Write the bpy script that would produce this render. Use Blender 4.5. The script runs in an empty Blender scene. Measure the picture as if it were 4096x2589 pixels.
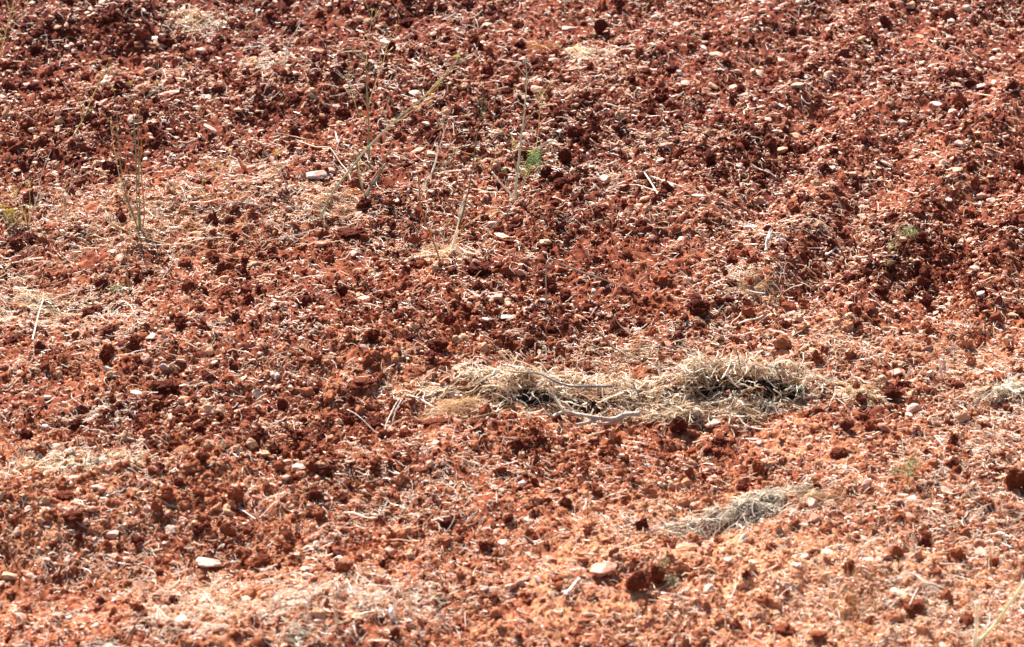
import bpy, bmesh, math, random
import numpy as np
from mathutils import Vector

R = math.radians
rng = np.random.default_rng(11)
random.seed(5)
sc = bpy.context.scene
COL = sc.collection

# ------------------------------------------------------------------ camera numbers
DIST, PITCH = 22.0, R(25)
FOC = 193.0
CAM = np.array([0.0, -DIST * math.cos(PITCH), DIST * math.sin(PITCH)])
FWD = np.array([0.0, math.cos(PITCH), -math.sin(PITCH)])
UPV = np.array([0.0, math.sin(PITCH), math.cos(PITCH)])
RGT = np.array([1.0, 0.0, 0.0])
K = 36.0 / FOC / 4096.0          # tangent per photo pixel


def ray(px, py):
    return FWD + RGT * ((px - 2048) * K) - UPV * ((py - 1294.5) * K)


def plane_pt(px, py, z=0.0):
    d = ray(px, py)
    return CAM + d * ((z - CAM[2]) / d[2])


def at(px, py, Y):
    d = ray(px, py)
    return CAM + d * ((Y - CAM[1]) / d[1])


# ------------------------------------------------------------------ noise
_perm = np.random.default_rng(3).permutation(256)
_perm = np.concatenate([_perm, _perm, _perm])
_ang = np.random.default_rng(4).uniform(0, 2 * math.pi, 256)
_g2 = np.stack([np.cos(_ang), np.sin(_ang)], 1)
_g3 = np.random.default_rng(6).normal(size=(256, 3))
_g3 /= np.linalg.norm(_g3, axis=1)[:, None]


def n2(x, y):
    xi = np.floor(x).astype(np.int64); yi = np.floor(y).astype(np.int64)
    fx = x - xi; fy = y - yi
    u = fx * fx * fx * (fx * (fx * 6 - 15) + 10); v = fy * fy * fy * (fy * (fy * 6 - 15) + 10)
    xi &= 255; yi &= 255; x1 = (xi + 1) & 255; y1 = (yi + 1) & 255

    def g(a, b, dx, dy):
        h = _perm[_perm[a] + b]
        return _g2[h, 0] * dx + _g2[h, 1] * dy
    a = g(xi, yi, fx, fy); b = g(x1, yi, fx - 1, fy)
    c = g(xi, y1, fx, fy - 1); d = g(x1, y1, fx - 1, fy - 1)
    return ((a + u * (b - a)) * (1 - v) + (c + u * (d - c)) * v) * 1.4


def n3(p):
    i = np.floor(p).astype(np.int64); f = p - i
    w = f * f * f * (f * (f * 6 - 15) + 10)
    i &= 255; j = (i + 1) & 255
    out = 0
    for cx in (0, 1):
        X = j[:, 0] if cx else i[:, 0]; wx = w[:, 0] if cx else 1 - w[:, 0]
        for cy in (0, 1):
            Y = j[:, 1] if cy else i[:, 1]; wy = w[:, 1] if cy else 1 - w[:, 1]
            for cz in (0, 1):
                Z = j[:, 2] if cz else i[:, 2]; wz = w[:, 2] if cz else 1 - w[:, 2]
                g = _g3[_perm[_perm[_perm[X] + Y] + Z]]
                d = f - np.array([cx, cy, cz])
                out = out + (g * d).sum(1) * wx * wy * wz
    return out * 1.5


# ------------------------------------------------------------------ maps over the field (world metres)
def blob_list(items):
    out = []
    for px, py, wx, wy, a in items:
        p = plane_pt(px, py)
        s = K * np.linalg.norm(CAM - p)
        out.append((p[0], p[1], wx * s, wy * s / math.sin(PITCH), a))
    return out


def blobs(x, y, bl):
    v = np.zeros_like(x)
    for cx, cy, sx, sy, a in bl:
        v = v + a * np.exp(-((x - cx) / sx) ** 2 - ((y - cy) / sy) ** 2)
    return v


# pixel centre, pixel radii, amount
DRY = blob_list([
    (700, 880, 600, 110, .30), (150, 1250, 300, 170, .20), (1900, 900, 400, 100, .15), (2900, 1150, 450, 160, .22),
    (3700, 1400, 600, 170, .45), (3600, 1850, 600, 160, .25), (2300, 1560, 700, 90, .25), (300, 1880, 500, 90, .30), (2750, 2250, 700, 250, .20),
    (900, 2420, 700, 120, .35), (3300, 2400, 800, 260, .40), (600, 500, 700, 200, -.08), (3650, 1000, 420, 150, -.15),
    (700, 1700, 500, 110, -.25), (2100, 1300, 600, 110, -.15), (600, 100, 800, 180, -.22), (2200, 500, 700, 250, -.10),
    (1000, 2120, 260, 110, -.18), (2250, 1850, 700, 110, -.12), (2600, 2330, 200, 100, -.2), (300, 2330, 330, 120, -.12)])
STRAW = blob_list([
    (650, 880, 620, 110, 1.4), (1450, 800, 350, 130, .9), (1750, 1000, 260, 60, 1.2), (2150, 700, 500, 180, .5), (3150, 1000, 320, 150, .9), (200, 1200, 420, 130, 1.2),
    (600, 1400, 500, 120, .5), (3700, 1420, 450, 130, .9), (350, 1880, 480, 60, 2.2), (2900, 1400, 500, 120, .9), (2300, 1500, 700, 160, .6),
    (4000, 1600, 260, 120, 1.6), (3500, 2250, 600, 250, .8), (1050, 2430, 500, 120, 1.2), (3000, 1150, 120, 60, 2.0), (2330, 210, 140, 30, 4.5),
    (770, 90, 90, 35, 3.5), (1550, 350, 900, 200, .25), (380, 1680, 120, 50, 1.4), (1650, 2050, 180, 70, 1.4), (1500, 2450, 300, 90, 1.2),
    (500, 2300, 500, 150, .4), (3400, 700, 700, 300, .1), (3900, 1850, 180, 180, 1.3), (930, 660, 300, 60, .4), (1120, 280, 120, 60, .8),
    (700, 2550, 150, 50, 2.5), (3700, 2500, 400, 120, 1.2)])
CLODS = blob_list([
    (1450, 1650, 260, 90, 1.2), (750, 1750, 450, 110, 1.2), (1950, 1300, 500, 130, .8), (600, 350, 600, 120, .4), (2200, 450, 700, 230, .5),
    (3650, 1050, 420, 130, .8), (1850, 900, 500, 80, .6), (2600, 2320, 150, 60, 1.3), (3700, 1620, 350, 100, .8), (3950, 1930, 150, 80, 1.5),
    (1300, 1900, 350, 110, .7), (2300, 1850, 500, 80, .6), (3400, 2430, 500, 110, .5), (3000, 1250, 260, 70, .9), (300, 1980, 350, 110, .7),
    (1000, 2150, 300, 100, .5), (3100, 620, 200, 60, .9), (150, 500, 350, 160, .5)])


def sstep(a, b, x):
    t = np.clip((x - a) / (b - a), 0, 1)
    return t * t * (3 - 2 * t)


def dryness(x, y):
    d = .30 + .30 * (1 - sstep(-2.6, .6, y)) + .75 * blobs(x, y, DRY)
    d = d + .22 * n2(x * 1.7 + 9, y * .9 + 4) + .22 * n2(x * 5.1 + 3, y * 3.0 + 7) + .15 * n2(x * 17, y * 12)
    return np.clip(d, 0, 1)


C_DARK = np.array([.098, .019, .010]); C_MID = np.array([.270, .073, .032]); C_DRY = np.array([.590, .285, .155])


def soil_rgb(x, y, r):
    """r: random -1..1, per vertex or per lump"""
    d = np.clip(dryness(x, y) - .03 + .34 * r, 0, 1)[:, None]
    c = np.where(d < .5, C_DARK + (C_MID - C_DARK) * d * 2, C_MID + (C_DRY - C_MID) * (d - .5) * 2)
    # far soil is tinted a touch pinker and cooler, slight haze put into its colour
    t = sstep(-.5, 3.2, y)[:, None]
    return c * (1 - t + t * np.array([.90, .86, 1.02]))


def base_height(x, y):
    # tilled ridges on the right, running away and to the right
    u = x * .923 - y * .385
    w = sstep(.3, 1.0, x - .12 * y) * sstep(-.9, .3, y)
    h = w * .033 * (1 + .8 * n2(x * 1.4, y * .8 + 6)) * np.sin((u - .12) * 2 * math.pi / .46 + 1.9 * n2(x * .9, y * .7) + .7 * n2(x * 3, y * 2))
    # cross berms on the left
    v = y - .22 * x
    wl = 1 - sstep(-.9, .2, x)
    h = h + wl * .035 * np.sin(v * 2 * math.pi / 1.25 + 1.0 + 1.2 * n2(x * .7 + 4, y * .7))
    h = h + .055 * n2(x * .8 + 1.3, y * .6) + .036 * n2(x * 2.1, y * 1.7 + 5) + .016 * n2((x * .92 - y * .4) * 6, (y * .92 + x * .4) * 1.6)
    return h


def full_height(x, y):
    h = base_height(x, y)
    cl = np.clip(.35 + blobs(x, y, CLODS), 0, 1.5)
    h = h + .020 * n2(x * 5.3, y * 4.6)
    h = h + (.016 + .013 * cl) * np.abs(n2(x * 13, y * 12 + 3)) + .010 * n2(x * 21, y * 19)
    h = h + (.010 + .006 * cl) * np.abs(n2(x * 34 + 7, y * 32)) + .0075 * np.abs(n2(x * 66, y * 62)) + .0035 * n2(x * 110, y * 100)
    return h


# ------------------------------------------------------------------ mesh helpers
def mesh_np(name, V, F, col=None, smooth=False):
    """F: (n,3) or (n,4) int array, or list of such arrays"""
    me = bpy.data.meshes.new(name)
    Fs = F if isinstance(F, list) else [F]
    Fs = [f for f in Fs if len(f)]
    nl = sum(f.size for f in Fs); npol = sum(len(f) for f in Fs)
    me.vertices.add(len(V)); me.loops.add(nl); me.polygons.add(npol)
    me.vertices.foreach_set('co', np.ascontiguousarray(V, dtype=np.float32).ravel())
    me.loops.foreach_set('vertex_index', np.concatenate([f.ravel() for f in Fs]).astype(np.int32))
    tot = np.concatenate([np.full(len(f), f.shape[1]) for f in Fs])
    st = np.concatenate([[0], np.cumsum(tot)[:-1]])
    me.polygons.foreach_set('loop_start', st.astype(np.int32))
    me.polygons.foreach_set('use_smooth', np.full(npol, smooth, dtype=bool))
    me.update(calc_edges=True)
    if col is not None:
        a = me.color_attributes.new('Col', 'FLOAT_COLOR', 'POINT')
        c4 = np.ones((len(V), 4), dtype=np.float32); c4[:, :3] = col
        a.data.foreach_set('color', c4.ravel())
    return me


def link(name, me, mat, parent=None, loc=None):
    o = bpy.data.objects.new(name, me); COL.objects.link(o)
    if mat and not me.materials:
        me.materials.append(mat)
    if parent: o.parent = parent
    if loc is not None: o.location = loc
    return o


def tag(o, label=None, cat=None, group=None, kind=None):
    if label: o['label'] = label
    if cat: o['category'] = cat
    if group: o['group'] = group
    if kind: o['kind'] = kind
    return o


def ico(sub):
    bm = bmesh.new(); bmesh.ops.create_icosphere(bm, subdivisions=sub, radius=1.0)
    V = np.array([v.co[:] for v in bm.verts]); F = np.array([[v.index for v in f.verts] for f in bm.faces]); bm.free()
    return V, F


ICO = {k: ico(k) for k in (1, 2, 3, 4, 5)}


def clod_shape(seed, sub, rough=1.0):
    V, F = ICO[sub]
    o = np.array([seed * 7.31, seed * 3.17, seed * 1.7])
    r = 1 + .60 * rough * n3(V * 1.1 + o) + .50 * rough * (np.abs(n3(V * 2.1 + o)) - .25)
    if sub >= 3: r = r + .20 * (np.abs(n3(V * 4.7 + o)) - .2)
    if sub >= 4: r = r + .13 * (np.abs(n3(V * 9.5 + o)) - .2) + .05 * n3(V * 19 + o)
    return V * r[:, None], F


def rock_shape(seed, sub, cuts=7):
    g = np.random.default_rng(seed + 900)
    V, F = ICO[sub]; V = V.copy()
    for _ in range(cuts):
        n = g.normal(size=3); n /= np.linalg.norm(n); d = g.uniform(.5, .86)
        s = V @ n - d
        V = V - np.where(s > 0, s, 0)[:, None] * n * .93
    o = np.array([seed * 2.3, 5.1, seed * .7])
    V = V * (1 + .13 * n3(V * 1.6 + o) + .05 * n3(V * 5 + o))[:, None]
    return V / np.abs(V).max(0), F


def rot_rand(n, flat=None):
    """random rotation matrices; flat = max tilt in radians, yaw free"""
    if flat is None:
        q = rng.normal(size=(n, 4)); q /= np.linalg.norm(q, axis=1)[:, None]
        w, x, y, z = q.T
        M = np.empty((n, 3, 3))
        M[:, 0, 0] = 1 - 2 * (y * y + z * z); M[:, 0, 1] = 2 * (x * y - z * w); M[:, 0, 2] = 2 * (x * z + y * w)
        M[:, 1, 0] = 2 * (x * y + z * w); M[:, 1, 1] = 1 - 2 * (x * x + z * z); M[:, 1, 2] = 2 * (y * z - x * w)
        M[:, 2, 0] = 2 * (x * z - y * w); M[:, 2, 1] = 2 * (y * z + x * w); M[:, 2, 2] = 1 - 2 * (x * x + y * y)
        return M
    yaw = rng.uniform(0, 2 * math.pi, n); a = rng.uniform(-flat, flat, n); b = rng.uniform(-flat, flat, n)
    cz, sz, cx, sx, cy, sy = np.cos(yaw), np.sin(yaw), np.cos(a), np.sin(a), np.cos(b), np.sin(b)
    Z = np.zeros(n); O = np.ones(n)
    Mz = np.stack([np.stack([cz, -sz, Z], 1), np.stack([sz, cz, Z], 1), np.stack([Z, Z, O], 1)], 1)
    Mx = np.stack([np.stack([O, Z, Z], 1), np.stack([Z, cx, -sx], 1), np.stack([Z, sx, cx], 1)], 1)
    My = np.stack([np.stack([cy, Z, sy], 1), np.stack([Z, O, Z], 1), np.stack([-sy, Z, cy], 1)], 1)
    return Mx @ My @ Mz


def merge(protos, pos, rot, scl, colr):
    n = len(pos); pick = rng.integers(0, len(protos), n)
    VV, FF, CC = [], [], []; off = 0
    for k, (V, F) in enumerate(protos):
        ix = np.where(pick == k)[0]
        if not len(ix): continue
        W = V[None] * scl[ix][:, None, :]
        W = np.einsum('nij,nvj->nvi', rot[ix], W) + pos[ix][:, None, :]
        VV.append(W.reshape(-1, 3))
        FF.append((F[None] + (np.arange(len(ix)) * len(V))[:, None, None] + off).reshape(-1, 3))
        CC.append(np.repeat(colr[ix], len(V), axis=0))
        off += len(ix) * len(V)
    return np.concatenate(VV), np.concatenate(FF), np.concatenate(CC)


# ------------------------------------------------------------------ materials
def new_mat(name):
    m = bpy.data.materials.new(name); m.use_nodes = True
    nt = m.node_tree; b = nt.nodes['Principled BSDF']; return m, nt, b


def mat_vcol(name, rough, bump, bscale, vary=.25, dust=0.0, transl=0.0, spec=.25):
    m, nt, b = new_mat(name)
    N = nt.nodes.new; L = nt.links.new
    at_ = N('ShaderNodeVertexColor'); at_.layer_name = 'Col'
    tc = N('ShaderNodeTexCoord'); geo = N('ShaderNodeNewGeometry')
    nz = N('ShaderNodeTexNoise'); nz.inputs['Scale'].default_value = bscale; nz.inputs['Detail'].default_value = 8; nz.inputs['Roughness'].default_value = .65
    L(geo.outputs['Position'], nz.inputs['Vector'])
    mr = N('ShaderNodeMapRange'); mr.inputs[1].default_value = .3; mr.inputs[2].default_value = .7
    mr.inputs[3].default_value = 1 - vary; mr.inputs[4].default_value = 1 + vary
    L(nz.outputs['Fac'], mr.inputs[0])
    mul = N('ShaderNodeVectorMath'); mul.operation = 'SCALE'
    L(at_.outputs['Color'], mul.inputs[0]); L(mr.outputs[0], mul.inputs['Scale'])
    colour = mul.outputs[0]
    if dust:
        n_ = N('ShaderNodeTexNoise'); n_.inputs['Scale'].default_value = 60; n_.inputs['Detail'].default_value = 5
        L(geo.outputs['Position'], n_.inputs['Vector'])
        r_ = N('ShaderNodeMapRange'); r_.inputs[1].default_value = .40; r_.inputs[2].default_value = .62; r_.inputs[4].default_value = dust
        L(n_.outputs['Fac'], r_.inputs[0])
        mx = N('ShaderNodeMix'); mx.data_type = 'RGBA'
        L(r_.outputs[0], mx.inputs[0]); L(colour, mx.inputs[6]); mx.inputs[7].default_value = (.40, .13, .07, 1)
        colour = mx.outputs[2]
    L(colour, b.inputs['Base Color'])
    b.inputs['Roughness'].default_value = rough
    b.inputs['Specular IOR Level'].default_value = spec
    if bump:
        bp = N('ShaderNodeBump'); bp.inputs['Strength'].default_value = bump; bp.inputs['Distance'].default_value = .004
        L(nz.outputs['Fac'], bp.inputs['Height']); L(bp.outputs[0], b.inputs['Normal'])
    if transl:
        tr = N('ShaderNodeBsdfTranslucent'); L(colour, tr.inputs['Color'])
        ms = N('ShaderNodeMixShader'); ms.inputs[0].default_value = transl
        L(b.outputs[0], ms.inputs[1]); L(tr.outputs[0], ms.inputs[2])
        L(ms.outputs[0], nt.nodes['Material Output'].inputs['Surface'])
    return m


M_SOIL = mat_vcol('red_soil', .95, .9, 150, .30, spec=.10)
M_CLOD = mat_vcol('clod_soil', .95, 1.0, 180, .28, spec=.10)
M_STONE = mat_vcol('stone', .55, .35, 70, .14, dust=.65, spec=.25)
M_STRAW = mat_vcol('dry_straw', .32, 0, 90, .12, transl=.40, spec=.5)
M_WOOD = mat_vcol('dead_wood', .8, .9, 90, .45)
M_GREEN = mat_vcol('plant_green', .5, 0, 80, .2, transl=.3)


def one_colour(me, c):
    a = me.color_attributes.get('Col') or me.color_attributes.new('Col', 'FLOAT_COLOR', 'POINT')
    a.data.foreach_set('color', np.tile(np.array([*c, 1.0], dtype=np.float32), len(me.vertices)))


# ------------------------------------------------------------------ ground: one sheet, fine where the photo looks
X0, X1, Y0, Y1 = -2.9, 2.9, -3.4, 4.4
xf = np.arange(X0, X1 + 1e-6, .0060); yf = np.arange(Y0, Y1 + 1e-6, .0080)
out = np.array([.02, .05, .1, .2, .4, .8, 1.5, 3, 6, 12, 25, 60])
xs = np.concatenate([X0 - out[::-1], xf, X1 + out]); ys = np.concatenate([Y0 - out[::-1], yf, Y1 + out])
GX, GY = np.meshgrid(xs, ys)
HG = full_height(GX.ravel(), GY.ravel()).reshape(GX.shape)
fade = np.clip(1 - (np.maximum(np.maximum(X0 - GX, GX - X1), np.maximum(Y0 - GY, GY - Y1)) / 3.0).clip(0), 0, 1)
HG *= fade
V = np.stack([GX.ravel(), GY.ravel(), HG.ravel()], 1)
nx, ny = len(xs), len(ys)
ii = (np.arange(ny - 1)[:, None] * nx + np.arange(nx - 1)[None]).ravel()
F = np.stack([ii, ii + 1, ii + nx + 1, ii + nx], 1)
rr = np.clip(n2(V[:, 0] * 40, V[:, 1] * 35) * 1.2 + n2(V[:, 0] * 95, V[:, 1] * 90) * .9, -1, 1)
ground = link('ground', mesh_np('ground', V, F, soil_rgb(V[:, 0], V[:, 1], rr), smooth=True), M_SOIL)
tag(ground, kind='structure')


def G(x, y):
    x = np.asarray(x, float); y = np.asarray(y, float)
    fx = np.clip((x - X0) / .006, 0, len(xf) - 1.001); fy = np.clip((y - Y0) / .008, 0, len(yf) - 1.001)
    i = fx.astype(int); j = fy.astype(int); u = fx - i; v = fy - j
    o = len(out); A = HG[j + o, i + o]; B = HG[j + o, i + 1 + o]; C = HG[j + 1 + o, i + o]; D = HG[j + 1 + o, i + 1 + o]
    return (A * (1 - u) + B * u) * (1 - v) + (C * (1 - u) + D * u) * v


def gp(px, py, lift=0.0):
    """the point of the field that the photo shows at this pixel"""
    z = lift
    for _ in range(12):
        p = plane_pt(px, py, z)
        z = .5 * z + .5 * (float(base_height(np.array([p[0]]), np.array([p[1]]))[0]) + .012 + lift)
    return np.array([p[0], p[1], float(G(p[0], p[1])) + lift])


def scale_at(p):
    return K * float((p - CAM) @ FWD)          # metres per photo pixel there


GS = 'stones lying on the tilled soil'
STONES = [
    (1262, 695, 88, 50, 'grey', 0, 'broad grey slab of rock in dry grass left of the fennel stems'),
    (615, 142, 50, 22, 'white', 0, 'bright white oval stone below the straw clump at the upper left'),
    (848, 528, 78, 34, 'pale', -.75, 'smooth pale finger-shaped stone tilted steeply to the right'),
    (973, 682, 80, 36, 'orange', -1.15, 'orange-pink cigar-shaped stone standing nearly upright'),
    (682, 368, 92, 26, 'pink', .08, 'long flat pinkish stone right of the thin fennel stem at upper left'),
    (110, 335, 52, 18, 'pale', 0, 'flat pale stone near the left edge of the upper field'),
    (22, 335, 50, 20, 'orange', 0, 'flat orange stone cut by the left edge of the upper field'),
    (1536, 165, 48, 24, 'cream', 0, 'cream oval stone behind the tallest fennel stem'),
    (1656, 357, 58, 30, 'pale', 0, 'angular pinkish-cream stone left of the yellow-flowered leaning fennel'),
    (2278, 106, 76, 28, 'pink', -.1, 'long pink stone near the top of the field before the straw mat'),
    (2152, 358, 58, 32, 'pink', 0, 'rounded pink stone just right of the slender fennel stem'),
    (1728, 620, 46, 34, 'cream', -.2, 'cream wedge-shaped stone beside the pale forked stalk'),
    (1666, 600, 62, 34, 'red', .35, 'brownish red stone leaning beside the pale forked stalk'),
    (1782, 586, 42, 28, 'cream', .1, 'pale stone right behind the pale forked stalk'),
    (2038, 722, 48, 26, 'pink', 0, 'rounded pink stone at the foot of the branched fennel'),
    (2008, 950, 62, 26, 'cream', -.3, 'cream wedge pointing up and right below the branched fennel'),
    (2178, 962, 52, 32, 'tan', .05, 'blocky tan stone right of the cream wedge'),
    (2022, 1266, 74, 20, 'white', .1, 'white bone-shaped stone alone in the middle of bare soil'),
    (1840, 1472, 88, 40, 'orange', .3, 'long orange rock sloping right just above the straw heap'),
    (1902, 1456, 34, 26, 'pink', 0, 'small round pink stone behind the left end of the straw heap'),
    (1578, 1550, 46, 22, 'cream', 0, 'cream oval stone left of the straw heap'),
    (1718, 1556, 54, 30, 'pink', 0, 'pinkish egg-shaped stone touching the left tail of the straw heap'),
    (618, 1530, 62, 22, 'cream', -.1, 'flat cream stone with a white top behind a big dark clod'),
    (545, 1566, 72, 28, 'pale', -.15, 'smooth long pale stone left of a dark clod in the left field'),
    (732, 1598, 62, 32, 'orange', 0, 'smooth orange stone right of the dark clod in the left field'),
    (603, 1352, 52, 32, 'pale', .2, 'pale broken stone in straw in the left field'),
    (432, 1472, 38, 42, 'grey', -.6, 'grey pointed stone standing on edge in the left field'),
    (658, 1468, 40, 36, 'grey', .2, 'grey stone wrapped in straw in the left field'),
    (482, 1215, 44, 26, 'cream', 0, 'cream rounded stone right of the large dark clod'),
    (808, 1140, 34, 30, 'cream', -.3, 'upright cream stone at the left of the middle field'),
    (1182, 1110, 42, 34, 'tan', .3, 'tan pyramid-shaped stone in the middle field'),
    (1290, 988, 46, 34, 'pink', 0, 'pink conical stone below the leaning fennel'),
    (1460, 1190, 72, 30, 'tan', .1, 'long tan stone with a knob in the middle field'),
    (842, 2244, 116, 64, 'pale', -.2, 'largest stone, bright cream and angular, at the lower left'),
    (1142, 1838, 52, 36, 'tan', .2, 'rounded tan stone in the hollow left of the centre'),
    (1192, 1866, 48, 30, 'cream', .1, 'cream stone in the hollow touching the tan one'),
    (2852, 1688, 76, 42, 'pink', .25, 'red-dusted rock lying in shade in front of the right straw heap'),
    (3140, 1340, 58, 18, 'white', .05, 'white leaf-shaped flat stone behind the right straw heap'),
    (3404, 1208, 44, 18, 'cream', -.15, 'small white L-shaped stone among dark clods'),
    (2802, 788, 72, 28, 'pale', -.25, 'flat pale disc-like stone right of the dry stalks'),
    (3130, 418, 36, 22, 'white', -.6, 'small white stone on the right ridge'),
    (3183, 538, 54, 30, 'tan', -.3, 'tan egg-shaped stone on the right ridge above the dark hollow'),
    (3104, 526, 34, 30, 'cream', -.5, 'cream stone just left of the tan egg-shaped stone'),
    (2870, 214, 64, 36, 'pink', -.2, 'rounded reddish pink stone at the left foot of the right ridge'),
    (3040, 298, 48, 28, 'cream', -.5, 'cream kidney-shaped stone on the right ridge'),
    (2856, 340, 46, 26, 'tan', -.5, 'tan slanted stone below the rounded pink one'),
    (2936, 342, 44, 22, 'cream', 0, 'cream stone right of the tan slanted one'),
    (2718, 296, 32, 26, 'white', -.2, 'egg-like white stone left of the right ridge'),
    (3820, 318, 56, 24, 'cream', -.15, 'cream oblong stone in the upper right'),
    (3916, 340, 66, 18, 'pale', .2, 'thin long pale stone in the upper right'),
    (3744, 408, 56, 24, 'white', 0, 'white flat stone in the upper right below the oblong ones'),
    (3808, 446, 48, 30, 'cream', .2, 'cream notched stone under the white flat one'),
    (3795, 798, 34, 24, 'white', 0, 'small round white stone in the right field'),
    (3122, 600, 62, 38, 'orange', .4, 'deep orange block beside the dark hollow on the ridge'),
    (3546, 660, 58, 18, 'cream', -.4, 'cream blade-like stone slanting on the right'),
    (3826, 684, 48, 28, 'tan', .4, 'tan stone sloping right on the right field'),
    (3584, 1482, 74, 34, 'red', .15, 'flat reddish rock right of the straw heaps'),
    (3530, 1512, 46, 42, 'tan', 0, 'dull tan boulder-like stone below the flat reddish rock'),
    (3722, 1508, 30, 30, 'cream', .5, 'cream round stone beside the white papery straw'),
    (4036, 1372, 46, 54, 'tan', 0, 'brown standing stone near the right edge'),
    (3140, 1408, 66, 36, 'orange', .1, 'orange mound-shaped stone above the right straw heap'),
    (3260, 1395, 52, 26, 'tan', -.3, 'tan flat stone right of the orange mound-shaped one'),
    (2008, 2168, 56, 26, 'cream', .2, 'cream curved stone in the lower middle field'),
    (2404, 2278, 122, 58, 'red', .25, 'large smooth red rock in the lower middle field'),
    (2092, 1922, 36, 30, 'white', .1, 'greyish white lump of stone in the lower middle field'),
    (660, 2166, 36, 26, 'grey', 0, 'small grey oval stone in the lower left field'),
    (3592, 2374, 80, 30, 'cream', -.2, 'flat cream slab at the lower right overhanging a dark clod'),
    (3310, 2212, 68, 30, 'pale', -.2, 'pinkish flat stone in the lower right'),
    (3214, 2226, 50, 36, 'pale', .3, 'pale slanted stone left of the pinkish flat one'),
    (3472, 2230, 44, 22, 'white', .1, 'bright white oval stone in the lower right'),
    (3186, 2268, 42, 24, 'white', .1, 'white oval stone below the pale slanted one'),
    (3012, 2244, 52, 28, 'cream', -.3, 'cream humped stone in the lower right field'),
    (2752, 2194, 98, 40, 'orange', -.15, 'long orange smooth rock at the lower right'),
    (3652, 1978, 64, 34, 'pale', .1, 'pale block of stone on the lower right slope'),
    (3782, 1966, 52, 34, 'cream', -.5, 'cream triangular stone pointing right'),
    (3632, 2064, 62, 30, 'pink', -.2, 'rounded pink stone below the pale block'),
    (36, 2302, 64, 46, 'tan', 0, 'round brownish boulder at the lower left edge'),
    (722, 2480, 56, 28, 'white', 0, 'bright white stone near the bottom left'),
    (450, 2126, 56, 42, 'pink', .3, 'pink heart-shaped stone in the lower left field'),
    (152, 1030, 76, 22, 'pink', .1, 'long flat pink slab near the left edge'),
    (728, 1880, 46, 30, 'red', .4, 'red pyramid stone in the lower left field'),
    (1745, 1765, 48, 26, 'pink', .2, 'pink slanted stone below the left straw heap'),
    (1985, 1782, 40, 26, 'orange', -.2, 'orange stone below the thick bleached branch'),
    (3450, 2150, 46, 24, 'pink', 0, 'small pinkish stone between the grey straw pile and the pale slab'),
]

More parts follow.
